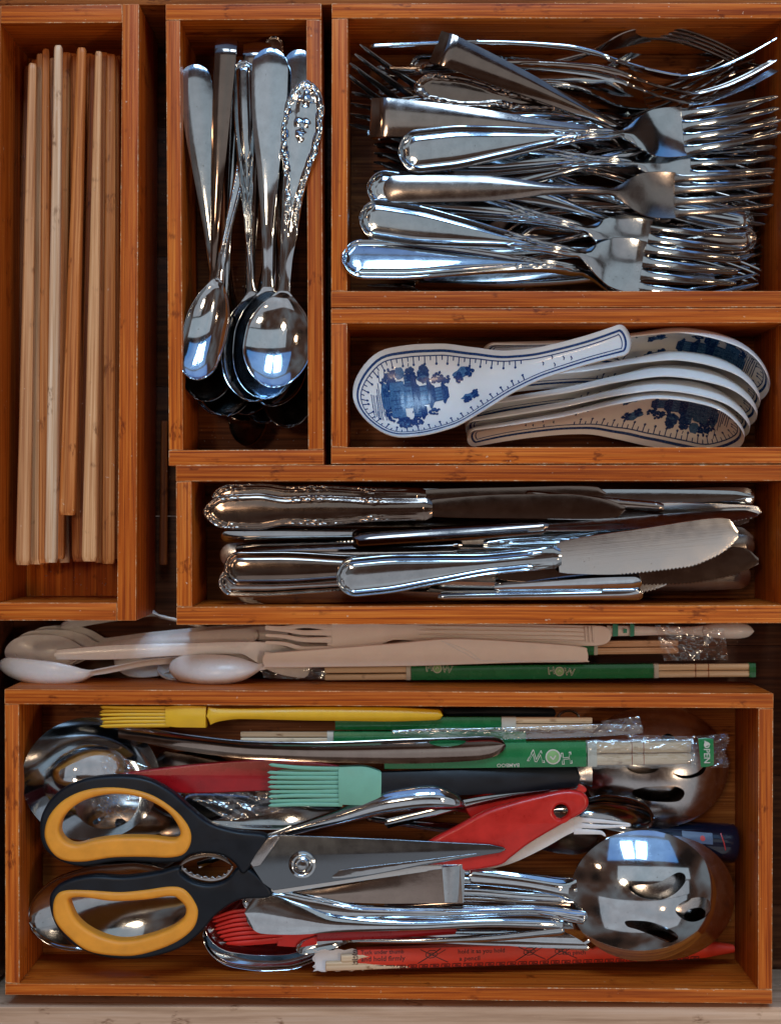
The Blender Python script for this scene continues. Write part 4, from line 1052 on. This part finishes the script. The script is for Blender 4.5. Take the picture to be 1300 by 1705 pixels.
# spoons lying beneath the scissors
spoon((760, 1462), (47, 1532), -84, -66, 'huge steel serving spoon under the lower scissor handle at the left', 'slim', 18, 78, 'steel', -12, .40, 30, SV)
spoon((800, 1475), (72, 1525), -110, -96, 'second serving spoon nested below the huge one at the left', 'slim', 18, 72, 'steel', -6, .38, 38, SV)
r = thing('slotted_spoon', 'slotted spoon seen through the upper orange scissor loop, face down', 'spoon', W(205, 1378, -120), SV)
b = dome(r, 'bowl', 205, 1388, -106, 116, 72, 34, 'steel_dark', tilty=10)
bpy.context.view_layer.update()
booldiff(b, [cutter(s_, -260, 60) for s_ in (
    [(140, 1382), (150, 1377), (158, 1383), (150, 1389)], [(197, 1360), (208, 1357), (217, 1365), (208, 1374), (198, 1370)], [(160, 1362), (176, 1354), (178, 1359), (164, 1368)],
    [(250, 1390), (268, 1384), (272, 1392), (256, 1398)])])
freestrip(r, 'handle', [(310, 1392, -104, 14, 3), (480, 1400, -100, 9, 3), (700, 1412, -96, 11, 3)], 'steel_dark', 5)
spoon((760, 1340), (232, 1300), -104, -84, 'dark spoon deep behind the ladle bowl and red scraper', 'slim', 14, 60, 'steel_dark', 18, .36, 26, SV)
spoon((262, 1262), (1000, 1395), -112, -120, 'spoon with its round handle end showing between ladle and red scraper', 'paddle', 17, 50, 'steel_dark', 10, .26, 20, SV)
spoon((930, 1392), (300, 1330), -70, -62, 'large spoon with a curved bright rim behind the scissor shoulder', 'slim', 14, 62, 'steel', -25, .44, 30, SV)
# yellow pastry brush
r = thing('pastry_brush', 'yellow silicone pastry brush pressed against the upper wall of the big tray', 'brush', W(340, 1192, -20))
rr = random.Random(3)
for lay in range(2):
    for i in range(6):
        y = 1178 + i * 5.7 + lay * 1.5
        freestrip(r, 'bristle', [(167 + rr.uniform(-1, 5), y + (y - 1192) * .12 + rr.uniform(-1, 1), -16 - lay * 9, 2.0, 1), (215, y + rr.uniform(-.6, .6), -14 - lay * 9, 2.5, 1), (282, y, -14 - lay * 8, 2.7, 1)], 'yellow', 5, 2, 0, 16)
freestrip(r, 'ferrule', [(276, 1192.5, -12, 17, 3), (300, 1192.5, -10, 19, 4), (343, 1193.5, -8, 18.5, 4)], 'yellow', 20, 0, 0, 14)
freestrip(r, 'handle', [(344.6, 1192, -9, 17, 4), (362, 1190, -9, 12, 5), (400, 1188, -10, 9.5, 5), (520, 1188, -12, 12, 6), (640, 1189, -14, 12.5, 6), (737, 1190, -18, 9, 5)], 'yellow', 12, 2, 9)
# cranberry scraper
r = thing('spatula', 'dark cranberry red scraper blade pointing left, beside the mint brush', 'spatula', W(380, 1290, -40))
plate('blade', [(201, 1291), (206, 1286), (320, 1272), (430, 1264), (520, 1268), (580, 1278), (600, 1300), (520, 1316), (440, 1316), (310, 1320), (260, 1308), (210, 1294)], [], -44, -34, 'cranberry', r, 3)
freestrip(r, 'handle', [(560, 1292, -40, 14, 3), (700, 1330, -60, 9, 3), (860, 1360, -80, 9, 3)], 'cranberry', 8, 0, 6)
# mint brush
r = thing('pastry_brush', 'mint green silicone brush with a black handle in the middle of the big tray', 'brush', W(600, 1308, -20))
for i in range(9):
    y = 1280 + i * 7.4
    dy = -6 if i == 0 else rr.uniform(-1, 1)
    o = freestrip(r, 'bristle', [(444 + rr.uniform(0, 4), y + (y - 1308) * .05 + dy, -10 - (i % 2) * 3, 2.8, 1), (500, y + dy * .3 + rr.uniform(-.5, .5), -9 - (i % 2) * 3, 3.3, 1), (570, y, -8, 3.6, 1)], 'mint', 7, 2, 0, 16)
for i in range(7):
    freestrip(r, 'bristle', [(452 + rr.uniform(0, 8), 1284 + i * 8, -20, 3.2, 1), (570, 1284 + i * 8, -16, 3.6, 1)], 'mint', 7, 2, 0, 8)
freestrip(r, 'ferrule', [(564, 1308, -6, 32, 4), (600, 1308, -4, 33, 5), (626, 1309, -4, 28, 5), (634, 1309, -5, 25, 5)], 'mint', 20, 0, 0, 16)
freestrip(r, 'handle', [(633.5, 1308, -9, 23, 4), (700, 1306, -12, 23, 5), (760, 1303, -16, 22, 6), (860, 1299, -22, 21, 6), (965, 1292, -30, 18, 6)], 'black', 16, 0, 8)
# wrapped chopsticks across the top
wrapped((400, 1203), (988, 1204), -42, -34, 'green wrapped chopsticks right below the yellow brush handle', 12, [(.27, .74, 'green', 'wrapper'), (.738, .78, 'film_white', 'wrapper_edge')], ends=(.3, 1))
wrapped((400, 1227), (1060, 1228), -34, -26, 'green wrapped chopsticks with a pale wood end showing above the ladle handle', 11, [(.235, .72, 'green', 'wrapper'), (.22, .237, 'film_white', 'wrapper_edge')], ends=(0, .70))
r, M, L, top = wrapped((640, 1258), (1152, 1252), -26, -4, 'green wrapped chopsticks on top at the right, upside-down lettering and an OPEN tab', 22, [(0, .66, 'green', 'wrapper'), (.655, .69, 'film_white', 'wrapper_edge')], logos=[(.548, 22, -3)], flip=True, ends=(0, 1), grooves=(.802, .84))
V, F = text_mesh('BAMBOO', 9, lambda a, b: top(L * .42 - a + 10, -19.5 - b + 6), 0, .1); mobj('lettering', V, F, 'film_white', r, None)
s = np.linspace(L * .66, L * 1.0, 24)
V, F = sweep(np.stack([s, 0 * s, 0 * s + 11], 1), 24 + 1.2 * np.sin(s * .2), 5, 1.0, 0, None, np.array([0, 1.5, 4]), 7); mobj('clear_film', V, F, 'film_dim', r, 50)
f_, _ = crinkle('film_tail', '', [(1143, 1226), (1210, 1221), (1209, 1281), (1146, 1275)], 6, 12, 'film', 8, 34, 24, root=None) if False else (None, None)
def tail(root, M):
    rg = np.random.default_rng(8); V = []; F = []; nx, ny = 34, 24
    for i in range(nx + 1):
        for j in range(ny + 1):
            u, v = i / nx, j / ny
            x = 1143 + 66 * u + 3 * math.sin(v * 9) * u + (2.2 if j % 2 else -1.5) * (i == nx); y = 1226 + 50 * v + u * (7 * v - 5)
            z = 8 + 6 * abs(math.sin(9 * u + 5 * v)) + 4 * math.sin(17 * v + 6 * u)
            V.append(Wp(x, y, z))
    for i in range(nx):
        for j in range(ny): a = i * (ny + 1) + j; F.append((a, a + 1, a + ny + 2, a + ny + 1))
    Mi = np.array(M.inverted()); V = np.array(V) * S
    V = (np.c_[V, np.ones(len(V))] @ Mi.T)[:, :3] / S
    mobj('film_tail', V, F, 'film', root, 15)
    c, x = M.inverted(), None
    a0 = np.array(c @ W(1176, 1252, 20)) / S
    V, F = sweep(np.array([[a0[0] - 12, a0[1] - 1, a0[2]], [a0[0], a0[1], a0[2] + 1], [a0[0] + 11, a0[1], a0[2]]]), [24, 24, 22], 2, .8)
    mobj('open_tab', V, F, 'green', root, 50)
    V, F = text_mesh('OPEN', 14, lambda a, b: np.array([a0[0] + b - 5, a0[1] - a - 0, a0[2] + 3.2]), 0, .2, align='CENTER'); mobj('lettering', V, F, 'film_white', root, None)
    V, F = blobs([[(a0[0] - 4, a0[1] + 20), (a0[0] + 6, a0[1] + 14), (a0[0] - 4, a0[1] + 9)]], lambda a, b: np.array([a, b, a0[2] + 3.0])); mobj('arrow_mark', V, F, 'film_white', root, None)
tail(r, M)
# dimpled strip of metallic film
r = thing('film_sleeve', 'clear dimpled film sleeve glittering above the ladle handle', 'wrapper', W(860, 1216, -8))
q = np.arange(0, 420, 2.4); x = 652 + q
w_ = pch([0, 100, 330, 420], [5, 10, 11, 7], q)
V, F = sweep(np.array([Wp(a, 1219 + 3 * math.sin(a * .01) - (a - 652) * .006, -12) for a in x]), w_, 2, 1.0, 0, lambda d, s, y, w: 1.1 * np.sin(s * math.pi / 3.2) * np.sin(y * math.pi / 3.0), np.arange(0, 11, 1.5), 3, q)
gobj('sleeve', V, F, 'film', r, ang=None)
crinkle('film_sleeve', 'torn clear film end above the white chopstick tips', [(1000, 1200), (1064, 1192), (1069, 1212), (1010, 1218)], -10, 10, 'film', 11)
crinkle('clear_wrapper', 'long clear film crumple over the back slotted spoon', [(1040, 1222), (1146, 1226), (1146, 1236), (1050, 1234)], -2, 8, 'film', 12)
crinkle('plastic_bag', 'small crumpled clear bag in front of the ladle bowl', [(166, 1262), (186, 1252), (250, 1278), (176, 1300)], -38, 16, 'film', 13)
crinkle('plastic_bag', 'clear plastic bag lying under the mint brush bristles', [(300, 1318), (452, 1300), (470, 1352), (380, 1366)], -52, 14, 'film', 14)
crinkle('plastic_bag', 'crumpled clear bag seen inside the upper orange loop', [(150, 1330), (215, 1318), (230, 1350), (165, 1372)], -62, 18, 'film', 15)
# dark things at the upper wall on the right
r = thing('whisk', 'black handled whisk with a small wire ring, deep against the upper wall', 'whisk', W(900, 1188, -80))
freestrip(r, 'handle', [(738, 1187, -70, 8, 4), (850, 1186, -74, 9, 4), (925, 1187, -80, 8, 4)], 'black', 10, 0, 6)
P = np.array([Wp(946 + 17 * math.cos(a), 1194 + 11 * math.sin(a), -76) for a in np.linspace(0, 2 * math.pi, 36)])
V, F = tube(P, 2.4, None, 8); gobj('wire_ring', V, F, 'steel_dark', r)
# red utensils
r = thing('spatula', 'bright red plastic handle with a hanging hole, lying above the scissor blade', 'spatula', W(860, 1380, -10))
plate('handle', [(690, 1424), (714, 1399), (760, 1374), (805, 1350), (850, 1335), (900, 1322), (942, 1314), (970, 1319), (979, 1334), (971, 1350), (940, 1368), (905, 1388), (876, 1406), (850, 1426), (828, 1440), (760, 1450), (700, 1446)], [[(921, 1350), (925, 1341), (933, 1338), (941, 1341), (945, 1350), (941, 1358), (933, 1362), (925, 1358)]], -16, 2, 'red', r, 7, res=6)
r = thing('spatula', 'second red spatula, only its upper edge and metal shank showing behind the bright one', 'spatula', W(840, 1330, -40))
plate('handle', [(772, 1334), (800, 1322), (860, 1307), (925, 1301), (965, 1305), (974, 1318), (930, 1330), (880, 1340), (830, 1352), (790, 1366)], [], -44, -32, 'red', r, 4)
freestrip(r, 'shank', [(640, 1372, -40, 9, 2), (780, 1337, -30, 8, 2), (870, 1320, -30, 6, 2), (962, 1309, -31, 4, 2)], 'steel', 5, 4, 4)
r = thing('plastic_fork', 'bluish white plastic fork poking out right of the red handle', 'fork', W(950, 1390, -40))
freestrip(r, 'handle', [(760, 1448, -36, 10, 2), (840, 1430, -32, 11, 2), (900, 1402, -28, 12, 2), (945, 1376, -26, 13, 1), (968, 1368, -26, 11, 0)], 'white_plastic', 5, 4)
for y in ((1364, 1372), (1373, 1374.5), (1384, 1392)):
    freestrip(r, 'tine', [(955, y[0], -26, 5, 1), (1000, y[0] + 3 if y[0] < 1380 else 1386, -26, 3.4, 1), (1050 if y[0] < 1380 else 1008, y[1], -26, 1.6, .5)], 'white_plastic', 3.5, 0, 3, 16)
spoon((700, 1330), (1089, 1368), -62, -48, 'small spoon whose thin rim pokes out past the red handle', 'slim', 9, 36, 'steel', 25, .33, 14, SV)
# curved handle end in the middle
r = thing('serving_spoon', 'polished serving spoon handle with a fat upturned end beside the mint brush', 'spoon', W(620, 1345, -40), SV)
freestrip(r, 'handle', [(330, 1440, -60, 6, 1), (446, 1396, -30, 7, 3), (560, 1362, -16, 13, 8), (660, 1334, -6, 20, 12), (718, 1328, -4, 21, 13), (755, 1335, -10, 15, 9), (774, 1343, -18, 5, 2)], 'mirror', 8, 0, 6, 70)
# navy bottle
r = thing('bottle', 'dark navy glossy tube with a small label, lying deep at the right wall', 'bottle', W(1180, 1402, -160))
a, b_ = Wp(1060, 1396, -120), Wp(1226, 1404, -120)
t = np.array([0, .9, .96, .985, 1.0]); P = a + (b_ - a) * t[:, None]
V, F = tube(P, np.array([34, 34, 33, 30, 24]), None, 40); gobj('body', V, F, 'navy', r, ang=60)
def wrapf(u, v, R=34.4):
    p = a + (b_ - a) * u; an = v / R
    return p + np.array([0, math.sin(an) * R, math.cos(an) * R])
V, F = blobs([[(.42, 4), (.57, 4), (.72, 3), (.72, 13), (.72, 23), (.57, 24), (.42, 25), (.42, 14)]], lambda u, v: wrapf(u, v, 34.6)); gobj('label', V, F, 'label_dim', r, ang=None)
V, F = blobs([[(.62 + .026 * math.cos(x), 13 + 5 * math.sin(x)) for x in np.linspace(0, 6, 10)]], lambda u, v: wrapf(u, v, 34.9)); gobj('red_dot', V, F, 'label_red', r, ang=None)
V, F = blobs([[(.80, 24), (.81, 24), (.835, 8), (.85, -6), (.84, -6), (.82, 8)]], lambda u, v: wrapf(u, v, 34.9)); gobj('red_stroke', V, F, 'label_red', r, ang=None)

# ------------------------------------------------------------------ scissors
r = thing('scissors', 'kitchen scissors with black and orange loop handles lying across the tray', 'scissors', W(450, 1440, 0))
up = [(69, 1385), (73, 1352), (97, 1318), (140, 1296), (195, 1289), (245, 1294), (285, 1314), (318, 1342), (352, 1368), (395, 1381), (438, 1386), (446, 1396), (430, 1420), (416, 1444), (404, 1452), (392, 1436), (372, 1422), (345, 1418), (318, 1421), (300, 1432), (262, 1434), (200, 1431), (145, 1440), (105, 1432), (78, 1412)]
uh = [(100, 1380), (108, 1355), (135, 1332), (170, 1320), (210, 1318), (250, 1328), (285, 1350), (303, 1378), (300, 1393), (285, 1397), (250, 1393), (200, 1393), (160, 1398), (130, 1405), (110, 1398)]
lo = [(85, 1503), (92, 1478), (120, 1462), (160, 1455), (210, 1457), (262, 1450), (298, 1441), (304, 1452), (325, 1466), (352, 1470), (378, 1462), (392, 1446), (405, 1440), (425, 1450), (452, 1478), (446, 1492), (400, 1496), (362, 1520), (335, 1550), (300, 1576), (245, 1592), (185, 1592), (132, 1575), (98, 1542)]
lh = [(116, 1500), (122, 1490), (145, 1489), (190, 1495), (240, 1493), (285, 1487), (300, 1492), (313, 1508), (308, 1528), (285, 1545), (240, 1560), (200, 1564), (160, 1552), (130, 1530)]
hu = plate('handle', up, [uh], -12, 14, 'black', r, 6, res=5)
hl = plate('handle', lo, [lh], -17, 9, 'black', r, 6, res=5)
def grow(pts, d):
    P = catmull(pts, 6); T = np.roll(P, -1, 0) - np.roll(P, 1, 0); T /= np.linalg.norm(T, axis=1)[:, None]
    N = np.stack([T[:, 1], -T[:, 0]], 1)
    ar = 0.5 * np.sum(P[:, 0] * np.roll(P[:, 1], -1) - np.roll(P[:, 0], -1) * P[:, 1])
    return P + N * d * (1 if ar > 0 else -1)
uo = [(77, 1385), (85, 1355), (110, 1328), (150, 1311), (200, 1308), (250, 1318), (290, 1342), (315, 1370), (321, 1395), (310, 1418), (285, 1425), (240, 1424), (190, 1425), (140, 1432), (105, 1428), (85, 1410)]
loo = [(91, 1505), (98, 1485), (115, 1478), (150, 1478), (200, 1481), (240, 1478), (285, 1472), (310, 1477), (328, 1500), (332, 1520), (322, 1545), (290, 1568), (240, 1585), (200, 1588), (150, 1580), (115, 1555), (95, 1530)]
plate('finger_pad', uo, [[tuple(p) for p in grow(uh, -2)][::6]], -16, 18, 'orange', r, 7, res=6, parent=None)
plate('finger_pad', loo, [[tuple(p) for p in grow(lh, -2)][::6]], -21, 13, 'orange', r, 7, res=6)
plate('blade', [(418, 1440), (428, 1424), (446, 1400), (462, 1389), (640, 1396), (815, 1405), (838, 1410), (842, 1414), (832, 1419), (700, 1441), (590, 1462), (455, 1482), (438, 1470)], [], 5, 9, 'scissor_steel', r, 1.2, 1, False)
plate('hollow_grind', [(556, 1462), (562, 1452), (580, 1446), (700, 1432), (800, 1420), (700, 1439), (620, 1455)], [], 8.6, 9.7, 'steel', r, .4, 4)
plate('blade', [(440, 1478), (470, 1466), (600, 1440), (770, 1438), (766, 1443), (700, 1452), (590, 1468), (462, 1488)], [], -1, 3.5, 'blade', r, 1.2, 1, False)
plate('blade_shoulder', [(414, 1434), (446, 1394), (460, 1388), (466, 1394), (434, 1440), (422, 1443)], [], 4, 13, 'steel_worn', r, 2.0, 1, False)
V, F = lathe([(23, 8.5), (22, 11), (18, 12.5), (16.5, 11.5), (14, 11.5), (13, 15), (10.5, 16.5), (9, 16), (7, 16.2), (6, 17.5), (0.1, 18.2)], 36)
c = Wp(504, 1437, 0); gobj('pivot_screw', V + np.array([c[0], c[1], 0]), F, 'steel', r, ang=40)
# toothed nutcracker opening between the handles
P = [(300, 1441), (312, 1427), (345, 1419), (372, 1425), (388, 1441), (370, 1431), (345, 1426), (318, 1432)]
plate('toothed_grip', P, [], -6, 0, 'steel_dark', r, 1.0, 4)
P = [(303, 1446), (320, 1459), (350, 1466), (374, 1461), (388, 1446)]
pts = catmull(P, 10, False); outl = [tuple(p) for p in pts]
inner = []
for i, p in enumerate(pts[::-1]): inner.append((p[0], p[1] - 5 - (2.5 if (i // 2) % 2 else 0)))
plate('toothed_grip', outl + inner, [], -6, 1, 'steel_worn', r, .6, 1, False)
# ------------------------------------------------------------------ red brush in nested spoons
spoon((985, 1572), (338, 1556), -88, -64, 'lower of two nested round spoons in front, blue-lit rim at the bottom wall', 'slim', 12, 62, 'mirror', 6, .36, 17, SV)
spoon((985, 1560), (341, 1540), -64, -48, 'upper of two nested spoons, the one holding the red brush', 'slim', 12, 52, 'mirror', 5, .34, 13, SV)
r = thing('basting_brush', 'red silicone brush resting in the front spoons', 'brush', W(440, 1545, -40))
for lay in range(3):
    for i in range(8):
        y = 1504 + i * 9.5; t = i / 7
        freestrip(r, 'bristle', [(352 + 22 * t**1.3 * (1 if i > 1 else 1.3) + rr.uniform(-2, 2) + lay * 3, 1532 + i * 5.6 - 6 * lay * 0 + rr.uniform(-1, 1) - (8 - i) * .4, -28 - lay * 6, 2.2, 1), (395, y * .45 + (1532 + i * 6) * .55 - 3 + lay, -24 - lay * 6, 2.9, 1), (470, y * .75 + 1530 * .25 + 2 + lay * 2, -22 - lay * 5, 3.3, 1)], 'red_silicone', 5.5, 2, 0, 20)
freestrip(r, 'ferrule', [(466, 1546, -26, 30, 4), (500, 1550, -30, 28, 4), (530, 1554, -36, 20, 4)], 'red_silicone', 16, 0, 0, 12)
freestrip(r, 'handle', [(528, 1554, -26, 14, 4), (640, 1552, -30, 11, 4), (760, 1548, -36, 8, 4)], 'cranberry', 10, 0, 6)
r = thing('serving_spoon', 'serving spoon handle with a wide pale rounded end over the red bristles', 'spoon', W(700, 1530, -30), SV)
freestrip(r, 'handle', [(408, 1519, 0, 27, 3), (440, 1522, 2, 33, 3.5), (490, 1530, 3, 27, 4), (560, 1539, 2, 14, 4), (680, 1541, 0, 9, 4), (820, 1536, -4, 8, 4), (930, 1540, -20, 9, 4), (965, 1552, -46, 12, 3), (1000, 1568, -92, 20, 3)], 'mirror', 5, 28, 0, 90, rel=None)
r = thing('serving_spoon', 'serving spoon handle with raised double rim just above the pale rounded one', 'spoon', W(700, 1500, -30), SV)
freestrip(r, 'handle', [(404, 1502, -10, 16, 3), (440, 1500, -8, 22, 3.5), (520, 1512, -6, 20, 4), (600, 1519, -5, 13, 4), (740, 1520, -5, 10, 4), (880, 1516, -8, 9, 4), (975, 1528, -16, 12, 4)], 'mirror', 5, 16, 4, 90, rel=lambda d, s, y, w: 1.6 * g(d, 2.2, 1.3) + 1.4 * g(d, 6.2, 1.3), ins=INS)
r = thing('serving_spoon', 'serving spoon handle with a broad square cut end in the middle of the tray', 'spoon', W(700, 1475, -30), SV)
freestrip(r, 'handle', [(440, 1494, -22, 7, 2), (540, 1490, -10, 12, 2), (640, 1483, -1, 22, 1), (740, 1474, 4, 30, 0), (768, 1472, 4, 32, 0)], 'silver', 6, 0, 0, 50, ang=30)
freestrip(r, 'end_facet', [(738, 1473, 8.2, 30, 0), (748, 1472.5, 9.2, 30.5, 0), (773, 1471, 0, 32, 0)], 'steel', 4, 0, 0, 8, ang=20)
for i, (y0, y1, z0, m, w_) in enumerate(((1450, 1470, -22, 'mirror', 6), (1466, 1482, -16, 'steel', 7), (1484, 1496, -20, 'mirror', 7), (1498, 1508, -26, 'silver', 8), (1510, 1520, -30, 'steel', 6))):
    r = thing('serving_spoon', ['thin polished spoon handle nearest the scissor blade, running into the front slotted spoon', 'second thin spoon handle right of the square cut end', 'middle one of the parallel spoon handles right of the square cut end', 'brownish spoon handle fourth in the parallel row', 'lowest of the parallel spoon handles behind the front slotted spoon'][i], 'spoon', W(850, y0, z0 - 10), SV)
    freestrip(r, 'handle', [(640, y0 - 2 + i * 3, z0 - 14, w_, 3), (770, y0, z0, w_, 3), (880, (y0 + y1) / 2 + 1, z0 + 2, w_ * 1.1, 4), (965, y1, z0 - 10, w_ * 1.3, 4), (1010, y1 + 4, z0 - 46, w_ * 1.6, 3)], m, 5, 4, 4, 40, rel=(lambda d, s, y, w: 1.3 * g(d, 2.2, 1.1)) if i in (2, 3) else None, ins=INS if i in (2, 3) else INS_LO)
# slotted spoons, front pair
def slots(dx=0, dy=0): return [[(x + dx, y + dy) for x, y in s_] for s_ in (
    [(1038, 1462), (1052, 1459), (1082, 1456), (1104, 1447), (1120, 1441), (1131, 1446), (1130, 1458), (1112, 1474), (1086, 1483), (1058, 1479), (1043, 1471)],
    [(1114, 1503), (1122, 1490), (1140, 1484), (1160, 1484), (1174, 1492), (1177, 1504), (1168, 1518), (1148, 1524), (1128, 1518)],
    [(1032, 1519), (1048, 1517), (1072, 1519), (1098, 1529), (1116, 1541), (1121, 1551), (1112, 1558), (1098, 1555), (1076, 1543), (1052, 1533), (1036, 1528)])]
r = thing('slotted_spoon', 'second slotted spoon directly under the front one, its brownish rim showing at the right', 'spoon', W(1105, 1500, -110), SV)
b = dome(r, 'bowl', 1106, 1494, -66, 118, 104, 42, 'steel_worn', tiltx=-3)
booldiff(b, [cutter(s_, -220, 80) for s_ in [[(x * .6 + c_[0], y * .6 + c_[1]) for x, y in s_] for s_, c_ in zip(slots(), ((470, 606), (462, 612), (452, 628)))]])
r = thing('serving_spoon', 'solid round serving spoon bowl nested beneath the two front slotted spoons', 'spoon', W(1092, 1500, -110), SV)
dome(r, 'bowl', 1094, 1496, -92, 112, 98, 40, 'steel_dark')
r = thing('slotted_spoon', 'large slotted spoon in front, domed back up with a bright window reflection', 'spoon', W(1070, 1490, -60), SV)
b = dome(r, 'bowl', 1070, 1491, -28, 122, 109, 42, 'mirror', nr=40, na=120, th=4)
booldiff(b, [cutter(s_, -220, 120) for s_ in slots()])
freestrip(r, 'handle', [(780, 1458, -14, 13, 4), (860, 1466, -10, 13, 5), (930, 1478, -16, 15, 6), (962, 1485, -28, 24, 4), (985, 1488, -38, 36, 2)], 'mirror', 6, 6, 0, 40)
# ------------------------------------------------------------------ red paper sleeve
M, L = frame((522, 1597), (1218, 1577), -44, -132, 0)
r = thing('wrapped_chopsticks', 'chopsticks in a torn red paper sleeve along the bottom wall, printed instructions', 'chopsticks', mat=M)
s = np.linspace(L * .10, L, 40)
V, F = sweep(np.stack([s, 0 * s, 10 + 0 * s], 1), np.interp(s / L, [0, .8, .93, 1], [18.5, 18.5, 15, 7]), 5, 18, 0, None, np.array([0, 1.5, 4]), 7); mobj('paper_sleeve', V, F, 'redpaper', r, 50)
s = np.linspace(0, L * .115, 14)
V, F = sweep(np.stack([s, -1 + 0 * s, 6 + 0 * s], 1), 18 + 1.5 * np.sin(s * .7), -4, 1.5, 0, None, np.array([0, 1.5, 4]), 7)
rg = np.random.default_rng(2); K = len(V) // 14; V[:K, 0] += rg.uniform(-3, 5, K); mobj('torn_end', V, F, 'paper', r, 40)
for (y0, x1) in ((2.5, 46), (-9, 20)):
    V, F = tube(np.array([[x1, y0, 9], [x1 + 2, y0, 9], [L * .102, y0, 9], [L * .4, y0, 4]]), [7, 8, 8, 7], [5, 6, 6, 5], 12, .6); mobj('stick', V, F, 'stickx', r, 30)
top = lambda a, b: np.array([a, b, 10 + 5 * (1 - min(1, (b / 18.5)**2)) + .5])
TX = [('and hold firmly', 79, -1.5, 11.5), ('a pencil', 247, -5, 11), ('hold it as you hold', 245, 7, 10), ('can pinch', 426, 0, 10), ('Tuck under thumb', 79, 10, 9)]
for txt, x, y, sz in TX:
    V, F = text_mesh(txt, sz, lambda a, b, x=x, y=y: top(x + a, y + b), 0, .12, xs=1.08); mobj('lettering', V, F, 'ink', r, None)
lines = []
x = 84
while x < L - 70:            # meander border
    for a in ([(0, -16.5), (0, -10), (14, -10), (14, -14.5), (5, -14.5), (5, -12.3), (10, -12.3)], [(0, -16.5), (17, -16.5)]): lines.append(([(x + p, q) for p, q in a], 1.3))
    x += 19
y = -14
for i in range(4): lines.append(([(72 - 8 + p, q + i * 8.5) for p, q in [(0, -15), (9, -15), (9, -9), (2.5, -9), (2.5, -12), (6, -12)]], 1.5))
for x0 in (176, 345, 400):   # little drawings of a hand holding sticks
    lines += [([(x0, -8), (x0 + 40, 16)], 1.6), ([(x0 + 5, 15), (x0 + 52, -7)], 1.4), ([(x0 + 14, 8), (x0 + 20, 13), (x0 + 30, 13), (x0 + 34, 7), (x0 + 28, 2), (x0 + 20, 1), (x0 + 14, 4), (x0 + 14, 8)], 1.2), ([(x0 + 18, 9), (x0 + 30, 9)], 1), ([(x0 + 18, 6), (x0 + 31, 6)], 1), ([(x0 + 34, 7), (x0 + 48, 14)], 1)]
V, F = ribbons(lines, 1.4, top, 4); o = mobj('meander_and_drawings', V, F, 'ink', r, None); o['kind'] = 'stuff'
spoon((940, 1550), (493, 1581), -20, -24, 'small teaspoon whose tip touches the torn paper end', 'slim', 8, 17, 'steel', -20, .2, 8, SV)

# ------------------------------------------------------------------ crumbs on the tray floors
V = []; F = []; rg = np.random.default_rng(12)
for (x0, x1, y0, y1, zf, n) in ((40, 185, 950, 995, -199, 26), (330, 500, 700, 742, -204, 22), (70, 1220, 1600, 1640, -171, 60), (590, 1290, 725, 740, -204, 16), (60, 600, 1570, 1630, -171, 30)):
    for i in range(n):
        c = Wp(rg.uniform(x0, x1), rg.uniform(y0, y1), zf); b = len(V); s_ = rg.uniform(.5, 1.7)
        for q in range(5): V.append(c + rg.uniform(-1, 1, 3) * s_ * [1, 1, .5] + [0, 0, s_ * .4])
        F += [(b, b + 1, b + 2), (b, b + 2, b + 3), (b, b + 3, b + 1), (b + 1, b + 2, b + 4), (b + 2, b + 3, b + 4), (b + 3, b + 1, b + 4)]
o = mobj('crumbs', np.array(V), F, 'paper', None, None); o['label'] = 'tiny pale crumbs scattered on the floors of the bamboo trays'; o['category'] = 'crumbs'; o['kind'] = 'stuff'
